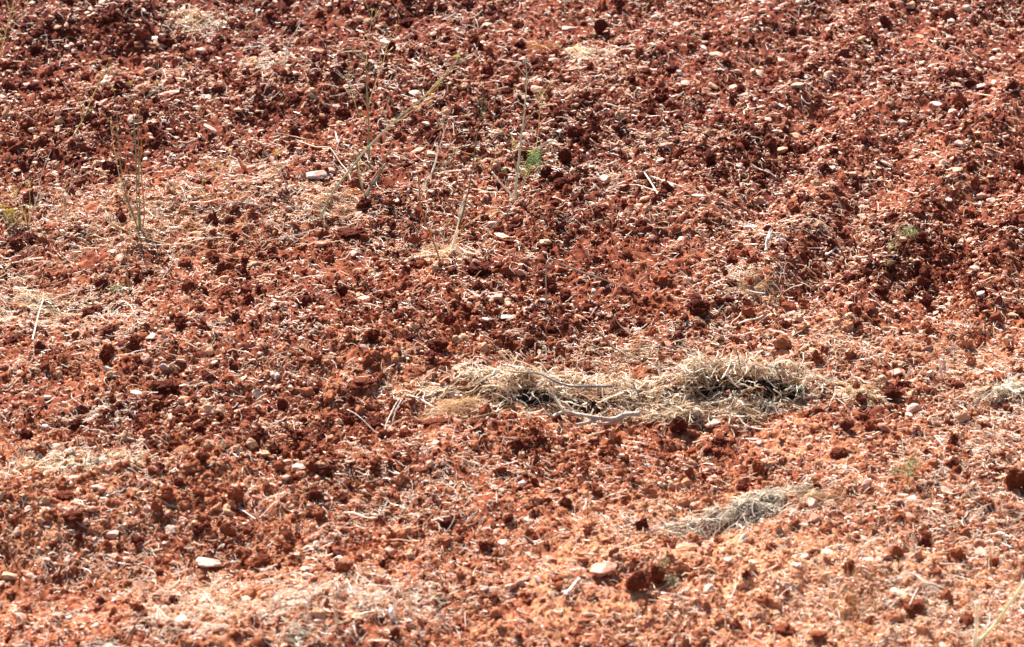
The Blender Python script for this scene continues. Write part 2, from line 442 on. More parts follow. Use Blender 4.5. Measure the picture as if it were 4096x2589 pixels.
GC = 'clods of soil lying on the field'
CLOD_L = [
    (1750, 1378, 84, 60, 'large dark clod standing out in the middle of the field'),
    (1490, 1346, 52, 48, 'dark crumbly clod left of the large middle clod'),
    (1640, 1350, 42, 32, 'small dark clod between two larger middle clods'),
    (1915, 1078, 98, 54, 'long dark knobbly clod below the dry stalks'),
    (2196, 1150, 62, 62, 'tall dark clod under the bent wire-like stalk'),
    (2262, 1192, 54, 38, 'dark clod right of the bent stalk, beside a taller one'),
    (1450, 1545, 110, 52, 'wide very dark clod left of the straw heap'),
    (1740, 1695, 100, 40, 'wide flat dark clod in front of the straw heap tail'),
    (1490, 1700, 90, 60, 'dark clod beside the forked straw in front of the heap'),
    (140, 192, 52, 38, 'dark clod in the upper left corner area'),
    (372, 1242, 80, 54, 'large dark clod beside the cream rounded stone'),
    (420, 1432, 44, 52, 'upright dark clod left of the grey pointed stone'),
    (660, 1556, 74, 44, 'dark clod right of the smooth long pale stone'),
    (700, 1776, 66, 50, 'dark clod in the lower left field near a yellow leaf'),
    (310, 1700, 66, 52, 'dark clod with a straw at its foot in the left field'),
    (108, 1738, 60, 44, 'dark clod near the left edge of the lower field'),
    (605, 1772, 70, 46, 'round dark clod left of the yellow leaf'),
    (292, 2076, 78, 52, 'round dark clod in the lower left field above a pale tuft'),
    (262, 1972, 84, 48, 'ragged dark clod above the round one in the lower left'),
    (812, 1846, 52, 44, 'triangular dark clod in the lower left field'),
    (1044, 2250, 88, 62, 'large reddish clod right of the largest cream stone'),
    (1292, 1888, 56, 42, 'very dark clod with deep shade by two pale stones'),
    (2548, 2345, 96, 84, 'largest clod, left half of a dark pair at the bottom'),
    (2630, 2302, 66, 72, 'dark clod, right half of the big pair at the bottom'),
    (2716, 1712, 66, 60, 'tall reddish clod in front of the right straw heap'),
    (3570, 1582, 76, 62, 'dark clod right of the straw heaps below the tan stone'),
    (3830, 1545, 58, 42, 'dark clod right of the white papery straw'),
    (3655, 2430, 96, 56, 'wide dark clod under the flat cream slab'),
    (4064, 1936, 92, 84, 'huge dark clod cut by the right edge'),
    (3352, 1812, 78, 54, 'dark clod above the grey straw pile'),
    (3400, 2272, 54, 48, 'round dark clod below the bright white oval stone'),
    (2480, 32, 46, 42, 'dark clod near the top edge in the middle'),
    (2402, 130, 52, 54, 'dark clod right of the long pink stone'),
    (2690, 276, 50, 38, 'dark clod left of the egg-like white stone'),
    (2642, 410, 50, 44, 'dark clod left of the right ridge'),
    (2080, 186, 46, 36, 'dark round clod left of the straw mat at the top'),
    (1765, 425, 52, 38, 'dark clod under the leaning fennel flowers'),
    (1460, 818, 66, 54, 'dark clod holding up the base of the stub fennel'),
    (2258, 642, 58, 58, 'tall dark clod right of the green feathery leaf'),
    (2252, 732, 80, 48, 'wide dark clod below the tall one by the feathery leaf'),
    (1620, 75, 64, 42, 'dark clod near the top edge above the fennel'),
    (3182, 602, 62, 50, 'black-looking clod in the dark hollow on the ridge'),
    (2842, 640, 52, 46, 'dark clod in the furrow left of the dark hollow'),
    (3524, 1168, 58, 50, 'dark clod in the right field above the small L-shaped stone'),
    (3708, 1222, 54, 46, 'dark clod right of the small L-shaped stone'),
    (3562, 1072, 46, 34, 'dark clod at the foot of the small sapling'),
    (3136, 2520, 92, 62, 'dark clod at the bottom edge on the right'),
    (3272, 2545, 72, 42, 'dark clod at the bottom edge beside another'),
    (3385, 1715, 60, 50, 'dark clod in front of the pale straw mat'),
    (1790, 2088, 60, 44, 'dark clod in the lower middle field'),
    (2262, 2010, 48, 44, 'very dark round clod in the lower middle field'),
    (1360, 2215, 70, 50, 'dark clod in the lower field left of the middle'),
    (3120, 1285, 54, 36, 'dark clod above the white leaf-shaped stone'),
    (2790, 1245, 90, 66, 'broad dark clod in the hollow above the right heap'),
    (2210, 1320, 46, 30, 'dark clod in bare soil above the straw heap'),
    (1400, 930, 120, 48, 'low dark clod ridge right of the dry grass'),
]

KEEP = []
for e in STONES + CLOD_L:
    p_ = gp(e[0], e[1] + e[3] * .16); s_ = scale_at(p_)
    KEEP.append((p_[0], p_[1], (e[2] * .47 * s_) , min(e[2] * .4, e[3] * .8) * s_))
KEEP = np.array(KEEP)


def clear_of(x, y):
    """True where no large stone or clod stands"""
    ok = np.ones(len(x), bool)
    for kx, ky, ka, kb in KEEP:
        ok &= ((x - kx) / ka) ** 2 + ((y - ky + kb * .55) / (kb * 1.45)) ** 2 > 1
    return ok


def scatter(n, dens=None, dmax=1.0, pad=.50):
    """n points in the trapezoid the camera sees, thinned by a density map"""
    xs_, ys_ = [], []; got = 0
    while got < n:
        x = rng.uniform(X0, X1, n * 2); y = rng.uniform(Y0 + .1, Y1 - .1, n * 2)
        ok = np.abs(x) < 2.05 + .09 * y + pad
        if dens is not None: ok &= rng.uniform(0, dmax, len(x)) < dens(x, y)
        x = x[ok]; y = y[ok]
        if n > 500:
            ok = clear_of(x, y); x = x[ok]; y = y[ok]
        xs_.append(x); ys_.append(y); got += len(x)
    return np.concatenate(xs_)[:n], np.concatenate(ys_)[:n]


# ------------------------------------------------------------------ crumbs of soil (nobody could count them)
def clod_dens(x, y):
    return np.clip(.35 + blobs(x, y, CLODS) + .5 * n2(x * 3 + 2, y * 2.4) + .5 * n2(x * 9, y * 7 + 3), .06, 1.5)


def crumbs(n, smin, smax, protos, power=2.0, cap=1.5, dark=0.0):
    x, y = scatter(n, clod_dens, cap)
    s = smin * (smax / smin) ** (rng.uniform(0, 1, n) ** power)
    sc3 = s[:, None] * rng.uniform(.6, 1.45, (n, 3)) * np.array([1, 1, .85])
    z = G(x, y) + s * rng.uniform(-.15, .45, n)
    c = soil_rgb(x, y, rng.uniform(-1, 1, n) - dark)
    pale = rng.uniform(0, 1, n) < .10          # dry dusty chips, also pale colour for sunlit crumb tops
    c[pale] = np.array([.58, .33, .20]) * rng.uniform(.7, 1.15, (pale.sum(), 1))
    return merge(protos, np.stack([x, y, z], 1), rot_rand(n), sc3, c)


P1 = [clod_shape(i, 1, .9) for i in range(12)]
P2 = [clod_shape(20 + i, 2, 1.0) for i in range(12)]
P3 = [clod_shape(40 + i, 3, 1.0) for i in range(12)]
Va, Fa, Ca = crumbs(160000, .0026, .0090, P1, 1.3)
Vb, Fb, Cb = crumbs(10000, .0085, .019, P2, 2.0, dark=.15)
Vc, Fc, Cc = crumbs(1300, .018, .027, P3, 1.5, dark=.3)
Fb = Fb + len(Va); Fc = Fc + len(Va) + len(Vb)
o = link('soil_crumbs', mesh_np('soil_crumbs', np.concatenate([Va, Vb, Vc]), [np.concatenate([Fa, Fb, Fc])],
                                np.concatenate([Ca, Cb, Cc])), M_CLOD)
tag(o, 'small dark red crumbs of tilled soil strewn all over the field', 'soil crumbs', kind='stuff')

# small pebbles
STONE_COLS = np.array([[.60, .34, .25], [.66, .46, .35], [.50, .26, .18], [.44, .17, .10], [.72, .58, .48], [.62, .33, .19], [.46, .40, .36], [.78, .66, .56]])


def stone_cols(n, p=(.18, .14, .22, .14, .05, .22, .02, .03)):
    return STONE_COLS[rng.choice(len(STONE_COLS), n, p=p)] * rng.uniform(.85, 1.1, (n, 1))


def peb_dens(x, y):
    return np.clip(.5 + .25 * sstep(.5, 2.5, y) + .3 * sstep(.6, 1.6, x) + .8 * n2(x * 2.2 + 8, y * 2) + .5 * n2(x * 8, y * 6), .05, 1.4)


def pebbles(n, smin, smax, protos, power):
    x, y = scatter(n, peb_dens, 1.4)
    s = smin * (smax / smin) ** (rng.uniform(0, 1, n) ** power)
    sc3 = s[:, None] * np.stack([rng.uniform(.9, 1.6, n), rng.uniform(.7, 1.1, n), rng.uniform(.4, .75, n)], 1)
    return merge(protos, np.stack([x, y, G(x, y) + s * rng.uniform(.0, .35, n)], 1), rot_rand(n, .45), sc3, stone_cols(n))


Q1 = [rock_shape(i, 2, 10) for i in range(12)]
Q2 = [rock_shape(30 + i, 3, 11) for i in range(12)]
Va, Fa, Ca = pebbles(23000, .0040, .0110, Q1, 1.4)
Vb, Fb, Cb = pebbles(1900, .0115, .018, Q2, 1.3)
o = link('pebbles', mesh_np('pebbles', np.concatenate([Va, Vb]), [np.concatenate([Fa, Fb + len(Va)])], np.concatenate([Ca, Cb]), smooth=True), M_STONE)
tag(o, 'small pinkish pebbles mixed into the tilled red soil', 'pebbles', kind='stuff')


# ------------------------------------------------------------------ straw
def fibres(P, R_, C, sides=3):
    """P: (n,k,3) paths, R_: (n,k) radii, C: (n,3) colours -> verts, quads, colours"""
    n, k, _ = P.shape
    T = np.gradient(P, axis=1); T /= np.linalg.norm(T, axis=2)[..., None] + 1e-9
    ref = np.where(np.abs(T[..., 2:3]) > .9, np.array([1., 0, 0]), np.array([0, 0, 1.]))
    A = np.cross(T, ref); A /= np.linalg.norm(A, axis=2)[..., None] + 1e-9
    B = np.cross(T, A)
    an = np.arange(sides) * 2 * math.pi / sides + .5
    W = P[:, :, None] + (A[:, :, None] * np.cos(an)[None, None, :, None] + B[:, :, None] * np.sin(an)[None, None, :, None]) * R_[:, :, None, None]
    base = (np.arange(n) * k * sides)[:, None, None]
    r = np.arange(k - 1)[None, :, None] * sides; s = np.arange(sides)[None, None, :]; s2 = (s + 1) % sides
    F = np.stack([base + r + s, base + r + s2, base + r + sides + s2, base + r + sides + s], -1).reshape(-1, 4)
    return W.reshape(-1, 3), F, np.repeat(C, k * sides, axis=0)


STRAW_COLS = np.array([[.95, .80, .64], [.97, .90, .82], [.90, .66, .48], [.76, .44, .24], [.86, .74, .64], [.64, .29, .14]])


def straw_set(n, lmin, lmax, rmin, rmax, pitch, dens, dmax, k=4, p=(.30, .22, .2, .12, .08, .08), curl=.5, power=1.6):
    x, y = scatter(n, dens, dmax)
    L = lmin * (lmax / lmin) ** (rng.uniform(0, 1, n) ** power)
    yaw = rng.uniform(0, 2 * math.pi, n); pt = rng.normal(0, pitch, n)
    t = np.linspace(-.5, .5, k)[None]
    bend = rng.normal(0, curl, n)[:, None]
    a = yaw[:, None] + bend * t * 2
    dx = np.cos(a) * np.cos(pt)[:, None]; dy = np.sin(a) * np.cos(pt)[:, None]
    X = x[:, None] + dx * t * L[:, None]; Y = y[:, None] + dy * t * L[:, None]
    g = G(X, Y)
    z0 = np.maximum.reduce([g.mean(1), .5 * (g[:, 0] + g[:, -1])])[:, None]
    Z = z0 + .7 * (g - z0) + .005 + np.abs(np.sin(pt))[:, None] * L[:, None] * .5 + np.sin(pt)[:, None] * t * L[:, None]
    Rr = rng.uniform(rmin, rmax, n)[:, None] * np.linspace(1, .7, k)[None]
    C = STRAW_COLS[rng.choice(len(STRAW_COLS), n, p=p)] * rng.uniform(.8, 1.08, (n, 1))
    return fibres(np.stack([X, Y, Z], 2), Rr, C)


def straw_dens(x, y):
    return np.clip((.24 + .20 * (1 - sstep(-2.2, 1.2, y)) + .85 * blobs(x, y, STRAW)) * (1 + .9 * n2(x * 3 + 5, y * 2.6) + 1.0 * n2(x * 9 + 1, y * 7)), .02, 3.0)


sets = [straw_set(50000, .010, .046, .0010, .0029, .32, straw_dens, 3.0, curl=.22),
        straw_set(9000, .03, .10, .0012, .0029, .25, straw_dens, 3.0, k=5, curl=.28),
        straw_set(18000, .015, .07, .0006, .0013, .30, straw_dens, 3.0, k=5, p=(.14, .06, .26, .26, .06, .22), curl=.9)]
VV, FF, CC = [], [], []; off = 0
for v, f, c in sets:
    VV.append(v); FF.append(f + off); CC.append(c); off += len(v)
o = link('straw_litter', mesh_np('straw_litter', np.concatenate(VV), [np.concatenate(FF)], np.concatenate(CC), smooth=True), M_STRAW)
tag(o, 'short bleached straw bits and thin dry grass littering the soil', 'straw', kind='stuff')


# ------------------------------------------------------------------ stones and clods one could point at
def uvz(w_px, h_px, p):
    """real half sizes from the size in the photo: length, depth, height"""
    s = scale_at(p); w = w_px * s; h = h_px * s
    dep = min(w * .8, h / .62)
    hz = max((h - dep * math.sin(PITCH)) / math.cos(PITCH), .26 * min(w, h * 1.6))
    return w * .5, dep * .5, hz * .62


def place_lump(name, px, py, w, h, shape, mat, colr, label, cat, group, yaw=0.0, roll=0.0, sink=.25):
    p = gp(px, py + h * .16)
    a, b, c = uvz(w, h, p)
    Vs, Fs = shape
    W = Vs * np.array([a, b, c]) * (1.08 if name == 'stone' else .95)
    cr, sr, cy, sy = math.cos(roll), math.sin(roll), math.cos(yaw), math.sin(yaw)
    W = W @ np.array([[cr, 0, sr], [0, 1, 0], [-sr, 0, cr]]).T
    W = W @ np.array([[cy, -sy, 0], [sy, cy, 0], [0, 0, 1]]).T
    # rest the underside in the soil
    W[:, 2] -= W[:, 2].min() * (1 - sink)
    cc = np.tile(np.asarray(colr, float), (len(W), 1))
    me = mesh_np(name, W, Fs, cc, smooth=False)
    o = link(name, me, mat, loc=Vector(p - np.array([0, 0, .004])))
    return tag(o, label, cat, group)


SC = dict(pink=(.60, .34, .25), cream=(.72, .56, .42), grey=(.40, .34, .29), white=(.86, .78, .70), red=(.40, .15, .09),
          orange=(.55, .23, .11), tan=(.60, .40, .24), pale=(.68, .48, .38))
EL = {12: .55}
for i, (px, py, w, h, ck, roll, lab) in enumerate(STONES):
    place_lump('stone', px, py, w, h, rock_shape(200 + i, 4, 8 + i % 6), M_STONE, SC[ck], lab, 'stone', GS, yaw=random.uniform(-.35, .35), roll=-roll if abs(roll) < 3 else 0, sink=.10)

for i, (px, py, w, h, lab) in enumerate(CLOD_L):
    p = gp(px, py)
    c = soil_rgb(np.array([p[0]]), np.array([p[1]]), np.array([-1.3]))[0]
    place_lump('soil_clod', px, py, w, h * 1.05, clod_shape(300 + i, 5, .75), M_CLOD, c, lab, 'clod', GC, yaw=random.uniform(0, 1), sink=.08)

# more stones and clods, built once each and copied
used = [gp(s[0], s[1])[:2] for s in STONES] + [gp(s[0], s[1])[:2] for s in CLOD_L]


def free_spots(n, dens, dmax, gap):
    res = []
    while len(res) < n:
        x, y = scatter(400, dens, dmax, pad=-.12)
        for a, b in zip(x, y):
            if len(res) >= n: break
            if b < -2.7 or b > 3.4: continue
            if all((a - q[0]) ** 2 + (b - q[1]) ** 2 > gap * gap for q in used):
                used.append(np.array([a, b])); res.append((a, b))
    return res


KINDS = [
    ('dull pinkish stone among the many smaller ones on the soil', 'small pinkish stones on the soil', (.58, .32, .23)),
    ('little cream stone among the many smaller ones on the soil', 'small cream stones on the soil', (.70, .52, .40)),
    ('small red-dusted stone, hard to tell from the soil around it', 'small red-dusted stones on the soil', (.44, .19, .11)),
    ('small greyish white stone, one of the few scattered ones', 'small greyish stones on the soil', (.56, .44, .36)),
]
protos = []
for k, (lab, grp, c) in enumerate(KINDS):
    for v in range(4):
        Vs, Fs = rock_shape(500 + k * 10 + v, 3, 7)
        protos.append((mesh_np('stone', Vs, Fs, np.tile(c, (len(Vs), 1)), smooth=False), lab, grp))
        protos[-1][0].materials.append(M_STONE)
kind_p = [0, 0, 0, 0, 1, 1, 2, 2, 2, 3]
for (x, y) in free_spots(300 - len(STONES), peb_dens, 1.4, .06):
    k = random.choice(kind_p); me, lab, grp = protos[k * 4 + random.randrange(4)]
    o = bpy.data.objects.new('stone', me); COL.objects.link(o)
    s = random.uniform(.015, .026)
    o.location = (x, y, float(G(x, y)) + s * .22)
    o.scale = (s * random.uniform(.9, 1.5), s * random.uniform(.7, 1.1), s * random.uniform(.45, .75))
    o.rotation_euler = (random.uniform(-.3, .3), random.uniform(-.45, .45), random.uniform(0, 6.28))
    tag(o, lab, 'stone', grp)

CK = [('middle-sized crumbly clod of dark red soil, like many others', 'middle-sized dark clods', -1.0, C_DARK * 1.15),
      ('middle-sized clod of lighter orange-red soil, like many others', 'middle-sized lighter clods', 0, C_MID * .95)]
cprot = []
for k, (lab, grp, r, c) in enumerate(CK):
    for v in range(5):
        Vs, Fs = clod_shape(600 + k * 10 + v, 4, .85)
        me = mesh_np('soil_clod', Vs, Fs, np.tile(c, (len(Vs), 1))); me.materials.append(M_CLOD)
        cprot.append((me, lab, grp))
for (x, y) in free_spots(300 - len(CLOD_L), clod_dens, 1.5, .05):
    dk = dryness(np.array([x]), np.array([y]))[0]
    k = 1 if dk > .55 and random.random() < .7 else 0
    me, lab, grp = cprot[k * 5 + random.randrange(5)]
    o = bpy.data.objects.new('soil_clod', me); COL.objects.link(o)
    s = random.uniform(.015, .026)
    o.location = (x, y, float(G(x, y)) + s * .35)
    o.scale = (s * random.uniform(.8, 1.3), s * random.uniform(.8, 1.2), s * random.uniform(.7, 1.0))
    o.rotation_euler = (random.uniform(0, 6.28), random.uniform(0, 6.28), random.uniform(0, 6.28))
    tag(o, lab, 'clod', grp)


# ------------------------------------------------------------------ tubes for stems and sticks
def smooth_path(pts, step=3):
    pts = [np.asarray(p, float) for p in pts]
    if len(pts) < 3: return np.array([pts[0] + (pts[-1] - pts[0]) * t for t in np.linspace(0, 1, 5)])
    res = []
    for i in range(len(pts) - 1):
        p0 = pts[max(i - 1, 0)]; p1 = pts[i]; p2 = pts[i + 1]; p3 = pts[min(i + 2, len(pts) - 1)]
        for s in range(step):
            t = s / step
            res.append(.5 * ((2 * p1) + (-p0 + p2) * t + (2 * p0 - 5 * p1 + 4 * p2 - p3) * t * t + (-p0 + 3 * p1 - 3 * p2 + p3) * t ** 3))
    res.append(pts[-1]); return np.array(res)


def tube(pts, r0, r1, sides=7, step=3, jit=0.0):
    P = smooth_path(pts, step)
    n = len(P)
    if jit:
        P = P + np.array([n3(P * 25 + k * 9.1) for k in range(3)]).T * jit
    rad = np.linspace(r0, r1, n)
    if jit: rad = rad * (1 + .25 * n3(P * 60))
    Vv, Ff, _ = fibres(P[None], rad[None], np.zeros((1, 3)), sides)
    caps = []
    for e in (0, n - 1):
        c = len(Vv); Vv = np.concatenate([Vv, P[e][None]])
        for s in range(sides):
            caps.append([e * sides + s, e * sides + (s + 1) % sides, c])
    return Vv, Ff, np.array(caps)


def tubes_mesh(name, lst, colr):
    """lst of tube() results -> one mesh"""
    VV, Q, T = [], [], []; off = 0
    for v, f, t in lst:
        VV.append(v); Q.append(f + off); T.append(t + off); off += len(v)
    VV = np.concatenate(VV)
    cc = np.tile(np.asarray(colr, float), (len(VV), 1)) * (1 + .3 * n3(VV * 30))[:, None]
    return mesh_np(name, VV, [np.concatenate(Q), np.concatenate(T)], cc, smooth=True)


def stick(name, pts_px, r0, r1, colr, label, cat, lifts=None, group=None, jit=.002, branches=(), mat=None):
    """a stick lying on the soil; pixels of the photo give where it lies"""
    lifts = lifts or [.012] * len(pts_px)
    P = [gp(a, b, l) for (a, b), l in zip(pts_px, lifts)]
    o0 = P[0].copy()
    r0 *= .68; r1 *= .68
    lst = [tube([p - o0 for p in P], r0, r1, jit=jit)]
    for bpts, bl, br0, br1 in branches:
        lst.append(tube([gp(a, b, l) - o0 for (a, b), l in zip(bpts, bl)], br0, br1, jit=jit))
    o = link(name, tubes_mesh(name, lst, colr), mat or M_WOOD, loc=Vector(o0))
    return tag(o, label, cat, group)


TAN = (.62, .46, .28); PALE = (.88, .76, .62); GREYW = (.50, .43, .36); BROWN = (.26, .12, .06); DARKW = (.14, .11, .10)
# sticks around the heap
stick('branch', [(2212, 1672), (2250, 1655), (2292, 1642), (2340, 1655), (2400, 1668), (2455, 1664), (2500, 1660), (2560, 1655)], .0085, .0145, (.46, .38, .31),
      'thick bleached forked branch lying in front of the straw heap', 'branch', [.05, .05, .055, .055, .05, .045, .04, .035], jit=.0035,
      branches=[([(2302, 1700), (2340, 1692), (2380, 1676), (2410, 1668)], [.015, .03, .04, .05], .006, .008),
                ([(2385, 1684), (2430, 1690), (2470, 1684), (2510, 1660)], [.03, .02, .02, .035], .005, .007)])
stick('stick', [(2190, 1540), (2205, 1560), (2225, 1600), (2255, 1652)], .006, .009, (.80, .68, .50), 'pale stick leaning down the straw heap to the bleached branch', 'stick', [.14, .12, .09, .055])
stick('stick', [(2030, 1482), (2100, 1488), (2160, 1494), (2230, 1518), (2290, 1528), (2360, 1530), (2450, 1540)], .004, .008, (.20, .18, .18), 'long dark grey stick across the top of the straw heap', 'stick', [.11, .13, .14, .14, .13, .12, .10])
stick('stick', [(2372, 1308), (2410, 1350), (2440, 1385), (2480, 1420)], .007, .006, (.30, .15, .08), 'thick brown stick slanting into the dry grass above the heap', 'stick', [.10, .07, .04, .01])
stick('stick', [(2448, 1255), (2480, 1300), (2530, 1352)], .003, .004, (.32, .17, .10), 'thin brown twig right of the thick brown stick', 'stick', [.07, .04, .01])
stick('stick', [(2318, 1352), (2360, 1375), (2430, 1402)], .005, .004, (.42, .30, .20), 'short grey-brown stick left of the thick brown stick', 'stick', [.04, .03, .01])
stick('stick', [(2444, 1715), (2446, 1745), (2448, 1785)], .0095, .0085, (.34, .20, .14), 'short upright brown stub of wood below the branch', 'stick', [.075, .045, .01])
stick('stick', [(1620, 1585), (1680, 1612), (1740, 1640)], .006, .004, PALE, 'pale straight stalk left of the straw heap', 'stick', [.03, .02, .02])
stick('stick', [(1845, 1680), (1950, 1655), (2040, 1640)], .0028, .0022, (.38, .34, .16), 'thin olive stalk in front of the left straw heap', 'stick', [.01, .02, .02])
stick('stick', [(2945, 1408), (2958, 1450), (2962, 1490)], .0035, .003, (.10, .08, .08), 'black twig standing on top of the right straw heap', 'stick', [.20, .16, .13])
stick('stick', [(2540, 1610), (2620, 1610), (2700, 1585)], .004, .004, (.40, .28, .18), 'brown stick bridging the two straw heaps', 'stick', [.05, .05, .05])
stick('stick', [(2530, 1525), (2552, 1570), (2562, 1610)], .005, .004, (.33, .20, .13), 'brown stick standing between the two straw heaps', 'stick', [.09, .06, .03])
stick('stick', [(2905, 1500), (2935, 1540), (2955, 1560)], .005, .004, PALE, 'bleached crooked stick on the right straw heap', 'stick', [.15, .12, .09])
stick('stick', [(3300, 1505), (3340, 1508)], .004, .003, (.30, .22, .16), 'dark stick end poking from the right heap', 'stick', [.05, .05])
stick('stick', [(2910, 1640), (2922, 1665), (2914, 1708)], .005, .004, PALE, 'curved pale stalk in front of the right heap', 'stick', [.05, .03, .01])
stick('stick', [(2945, 1665), (2985, 1700), (3060, 1722), (3090, 1722)], .0045, .003, PALE, 'long curved pale stalk right of the reddish rock', 'stick', [.02, .012, .012, .012])
# sticks elsewhere
stick('stick', [(2450, 2140), (2520, 2132), (2600, 2125), (2700, 2105), (2780, 2085)], .004, .005, (.27, .20, .16), 'dark grey twig at the left end of the grey straw pile', 'stick')
stick('straw_stalk', [(2405, 2228), (2500, 2190), (2600, 2146), (2720, 2098)], .0035, .0045, (.88, .70, .45), 'longest straight straw stalk pointing at the grey straw pile', 'straw stalk')
stick('stick', [(2770, 2003), (2840, 1960), (2885, 1930)], .004, .003, (.13, .08, .07), 'black twig behind the grey straw pile', 'stick', [.01, .03, .05])
stick('stick', [(35, 2198), (52, 2225), (74, 2278)], .003, .005, (.12, .08, .08), 'black twig standing by the round boulder at the left edge', 'stick', [.09, .06, .01])
stick('stick', [(588, 2435), (545, 2490), (495, 2565)], .003, .0045, (.16, .11, .09), 'dark thin twig leaning at the bottom left', 'stick', [.15, .09, .01])
stick('stick', [(3330, 938), (3352, 985), (3386, 1055)], .003, .006, (.22, .10, .07), 'dark brown twig leaning left in the right field', 'stick', [.12, .07, .01])
stick('stick', [(3700, 2060), (3750, 2068), (3798, 2088)], .004, .004, (.40, .34, .30), 'short grey stick at the lower right', 'stick')
stick('stick', [(2262, 2385), (2280, 2355), (2300, 2330), (2322, 2318)], .010, .008, (.74, .68, .58), 'stubby grey-white piece of driftwood at the bottom', 'stick', [.012, .02, .02, .02], jit=.006)
stick('stick', [(1085, 532), (1120, 530), (1160, 538), (1230, 556)], .0035, .003, TAN, 'curved tan stalk above the broad grey slab', 'stick', [.02] * 4)
stick('stick', [(1180, 556), (1260, 578), (1320, 592), (1360, 635), (1392, 680), (1410, 740)], .003, .0052, (.70, .56, .42), 'long arched pale stalk ending in the stub fennel', 'stick', [.03, .05, .07, .06, .04, .01])
stick('stick', [(1290, 424), (1338, 424), (1362, 442)], .004, .003, GREYW, 'bent grey stalk lying left of the tallest fennel', 'stick')
stick('stick', [(885, 808), (960, 812), (1075, 838)], .005, .0035, (.40, .38, .32), 'grey-green stick lying behind the dry grass', 'stick', [.02, .02, .02])
stick('stick', [(1080, 960), (1150, 945), (1260, 922)], .0035, .003, (.55, .47, .40), 'grey stick lying left of the leaning fennel base', 'stick')
stick('stick', [(130, 1355), (152, 1265), (172, 1182)], .005, .0035, (.80, .68, .54), 'bleached stalk rising from straw at the left edge', 'stick', [.01, .05, .10])
stick('stick', [(174, 1184), (230, 1230), (290, 1258)], .003, .0025, TAN, 'tan stalk running right from the bleached one', 'stick', [.10, .05, .02])
stick('stick', [(440, 900), (560, 945), (680, 975), (760, 985), (830, 1000)], .004, .003, (.66, .46, .26), 'long tan stalk behind the green fennel tuft base', 'stick', [.02] * 5)
stick('stick', [(520, 970), (600, 985), (700, 985), (820, 960), (890, 950)], .0035, .003, PALE, 'long pale stalk crossing the tan one', 'stick', [.02] * 5)
stick('stick', [(270, 972), (340, 972), (395, 980)], .005, .0035, PALE, 'white flat-lying stalk left of the fennel tuft', 'stick')
stick('stick', [(2575, 690), (2608, 735), (2640, 775), (2662, 812)], .005, .004, PALE, 'bleached crooked twig in the upper right middle', 'stick', [.04, .03, .02, .01], branches=[([(2600, 710), (2660, 728), (2745, 752)], [.02, .02, .015], .003, .002)])
stick('stick', [(2470, 740), (2550, 748), (2660, 775)], .004, .003, PALE, 'long pale stalk crossing behind the crooked twig', 'stick')
stick('stick', [(3004, 645), (3035, 672), (3080, 695), (3110, 718)], .005, .003, (.90, .82, .62), 'cream curved stalk in the furrow on the right', 'stick', [.03, .02, .02, .01], branches=[([(3050, 676), (3048, 652), (3040, 632)], [.02, .04, .06], .003, .002)])
stick('stick', [(3210, 1130), (3180, 1142), (3150, 1152), (3112, 1168)], .004, .003, (.80, .64, .50), 'pale stalk arching over soil on the right', 'stick', [.02] * 4)
stick('stick', [(2948, 1305), (2980, 1282), (3025, 1266), (3062, 1262)], .0045, .0035, PALE, 'pale curved stalk above the right straw heap', 'stick', [.015, .03, .03, .02])
stick('stick', [(2912, 1315), (2925, 1340), (2970, 1342), (3040, 1330)], .004, .003, PALE, 'hooked pale stalk behind the right straw heap', 'stick', [.03, .015, .015, .015])
stick('stick', [(3070, 1338), (3120, 1338), (3150, 1342)], .004, .004, PALE, 'pale stalk joining the white leaf-shaped stone', 'stick')
stick('stick', [(3084, 905), (3062, 960), (3070, 998)], .0055, .004, (.88, .82, .74), 'white peeled stalk standing in straw on the right', 'stick', [.07, .04, .01], branches=[([(3062, 985), (3078, 940), (3095, 908)], [.01, .05, .08], .005, .003), ([(3110, 930), (3125, 962), (3140, 992)], [.05, .03, .01], .005, .003)])
stick('stick', [(3175, 992), (3240, 990), (3300, 988)], .0035, .003, (.60, .46, .40), 'pinkish grey stalk lying right of the peeled one', 'stick')
stick('stick', [(3345, 985), (3320, 1005), (3302, 1020)], .006, .004, PALE, 'white flake of stalk beside the leaning dark twig', 'stick')
stick('stick', [(1600, 2030), (1648, 1960), (1645, 1925)], .001, .001, PALE, 'hair-thin pale stalk in the lower middle', 'stick')
stick('stick', [(1645, 2010), (1642, 1985), (1640, 1955)], .006, .0045, (.92, .84, .68), 'short white stalk stub standing in the lower middle', 'stick', [.01, .03, .06])
stick('stick', [(1711, 1838), (1710, 1815), (1708, 1792)], .006, .0055, (.92, .86, .72), 'white stalk stub standing upright below the heap', 'stick', [.01, .03, .06])
stick('stick', [(1690, 1842), (1688, 1820), (1684, 1800)], .006, .0055, (.60, .54, .48), 'greyer stalk stub standing left of the white one', 'stick', [.01, .03, .05])
stick('stick', [(708, 1733), (708, 1745), (709, 1760)], .005, .003, (.82, .48, .05), 'small yellow leaf standing among dark clods', 'leaf', [.05, .03, .01], mat=M_STRAW)
stick('stick', [(2925, 2380), (2940, 2350), (2944, 2320)], .006, .003, PALE, 'curled pale husk in the lower right field', 'stick', [.01, .03, .05])
stick('stick', [(1540, 1758), (1560, 1700), (1585, 1640), (1605, 1600)], .004, .0025, PALE, 'forked pale straw standing left of the heap', 'stick', [.01, .05, .10, .13],
      branches=[([(1542, 1735), (1545, 1690), (1580, 1620), (1600, 1585)], [.02, .06, .11, .14], .003, .002), ([(1540, 1745), (1500, 1730), (1440, 1690), (1390, 1650)], [.015, .03, .06, .09], .003, .0015)])
stick('straw_stalk', [(800, 545), (792, 530), (788, 522)], .004, .003, PALE, 'white short stalk left of the finger-shaped stone', 'straw stalk')
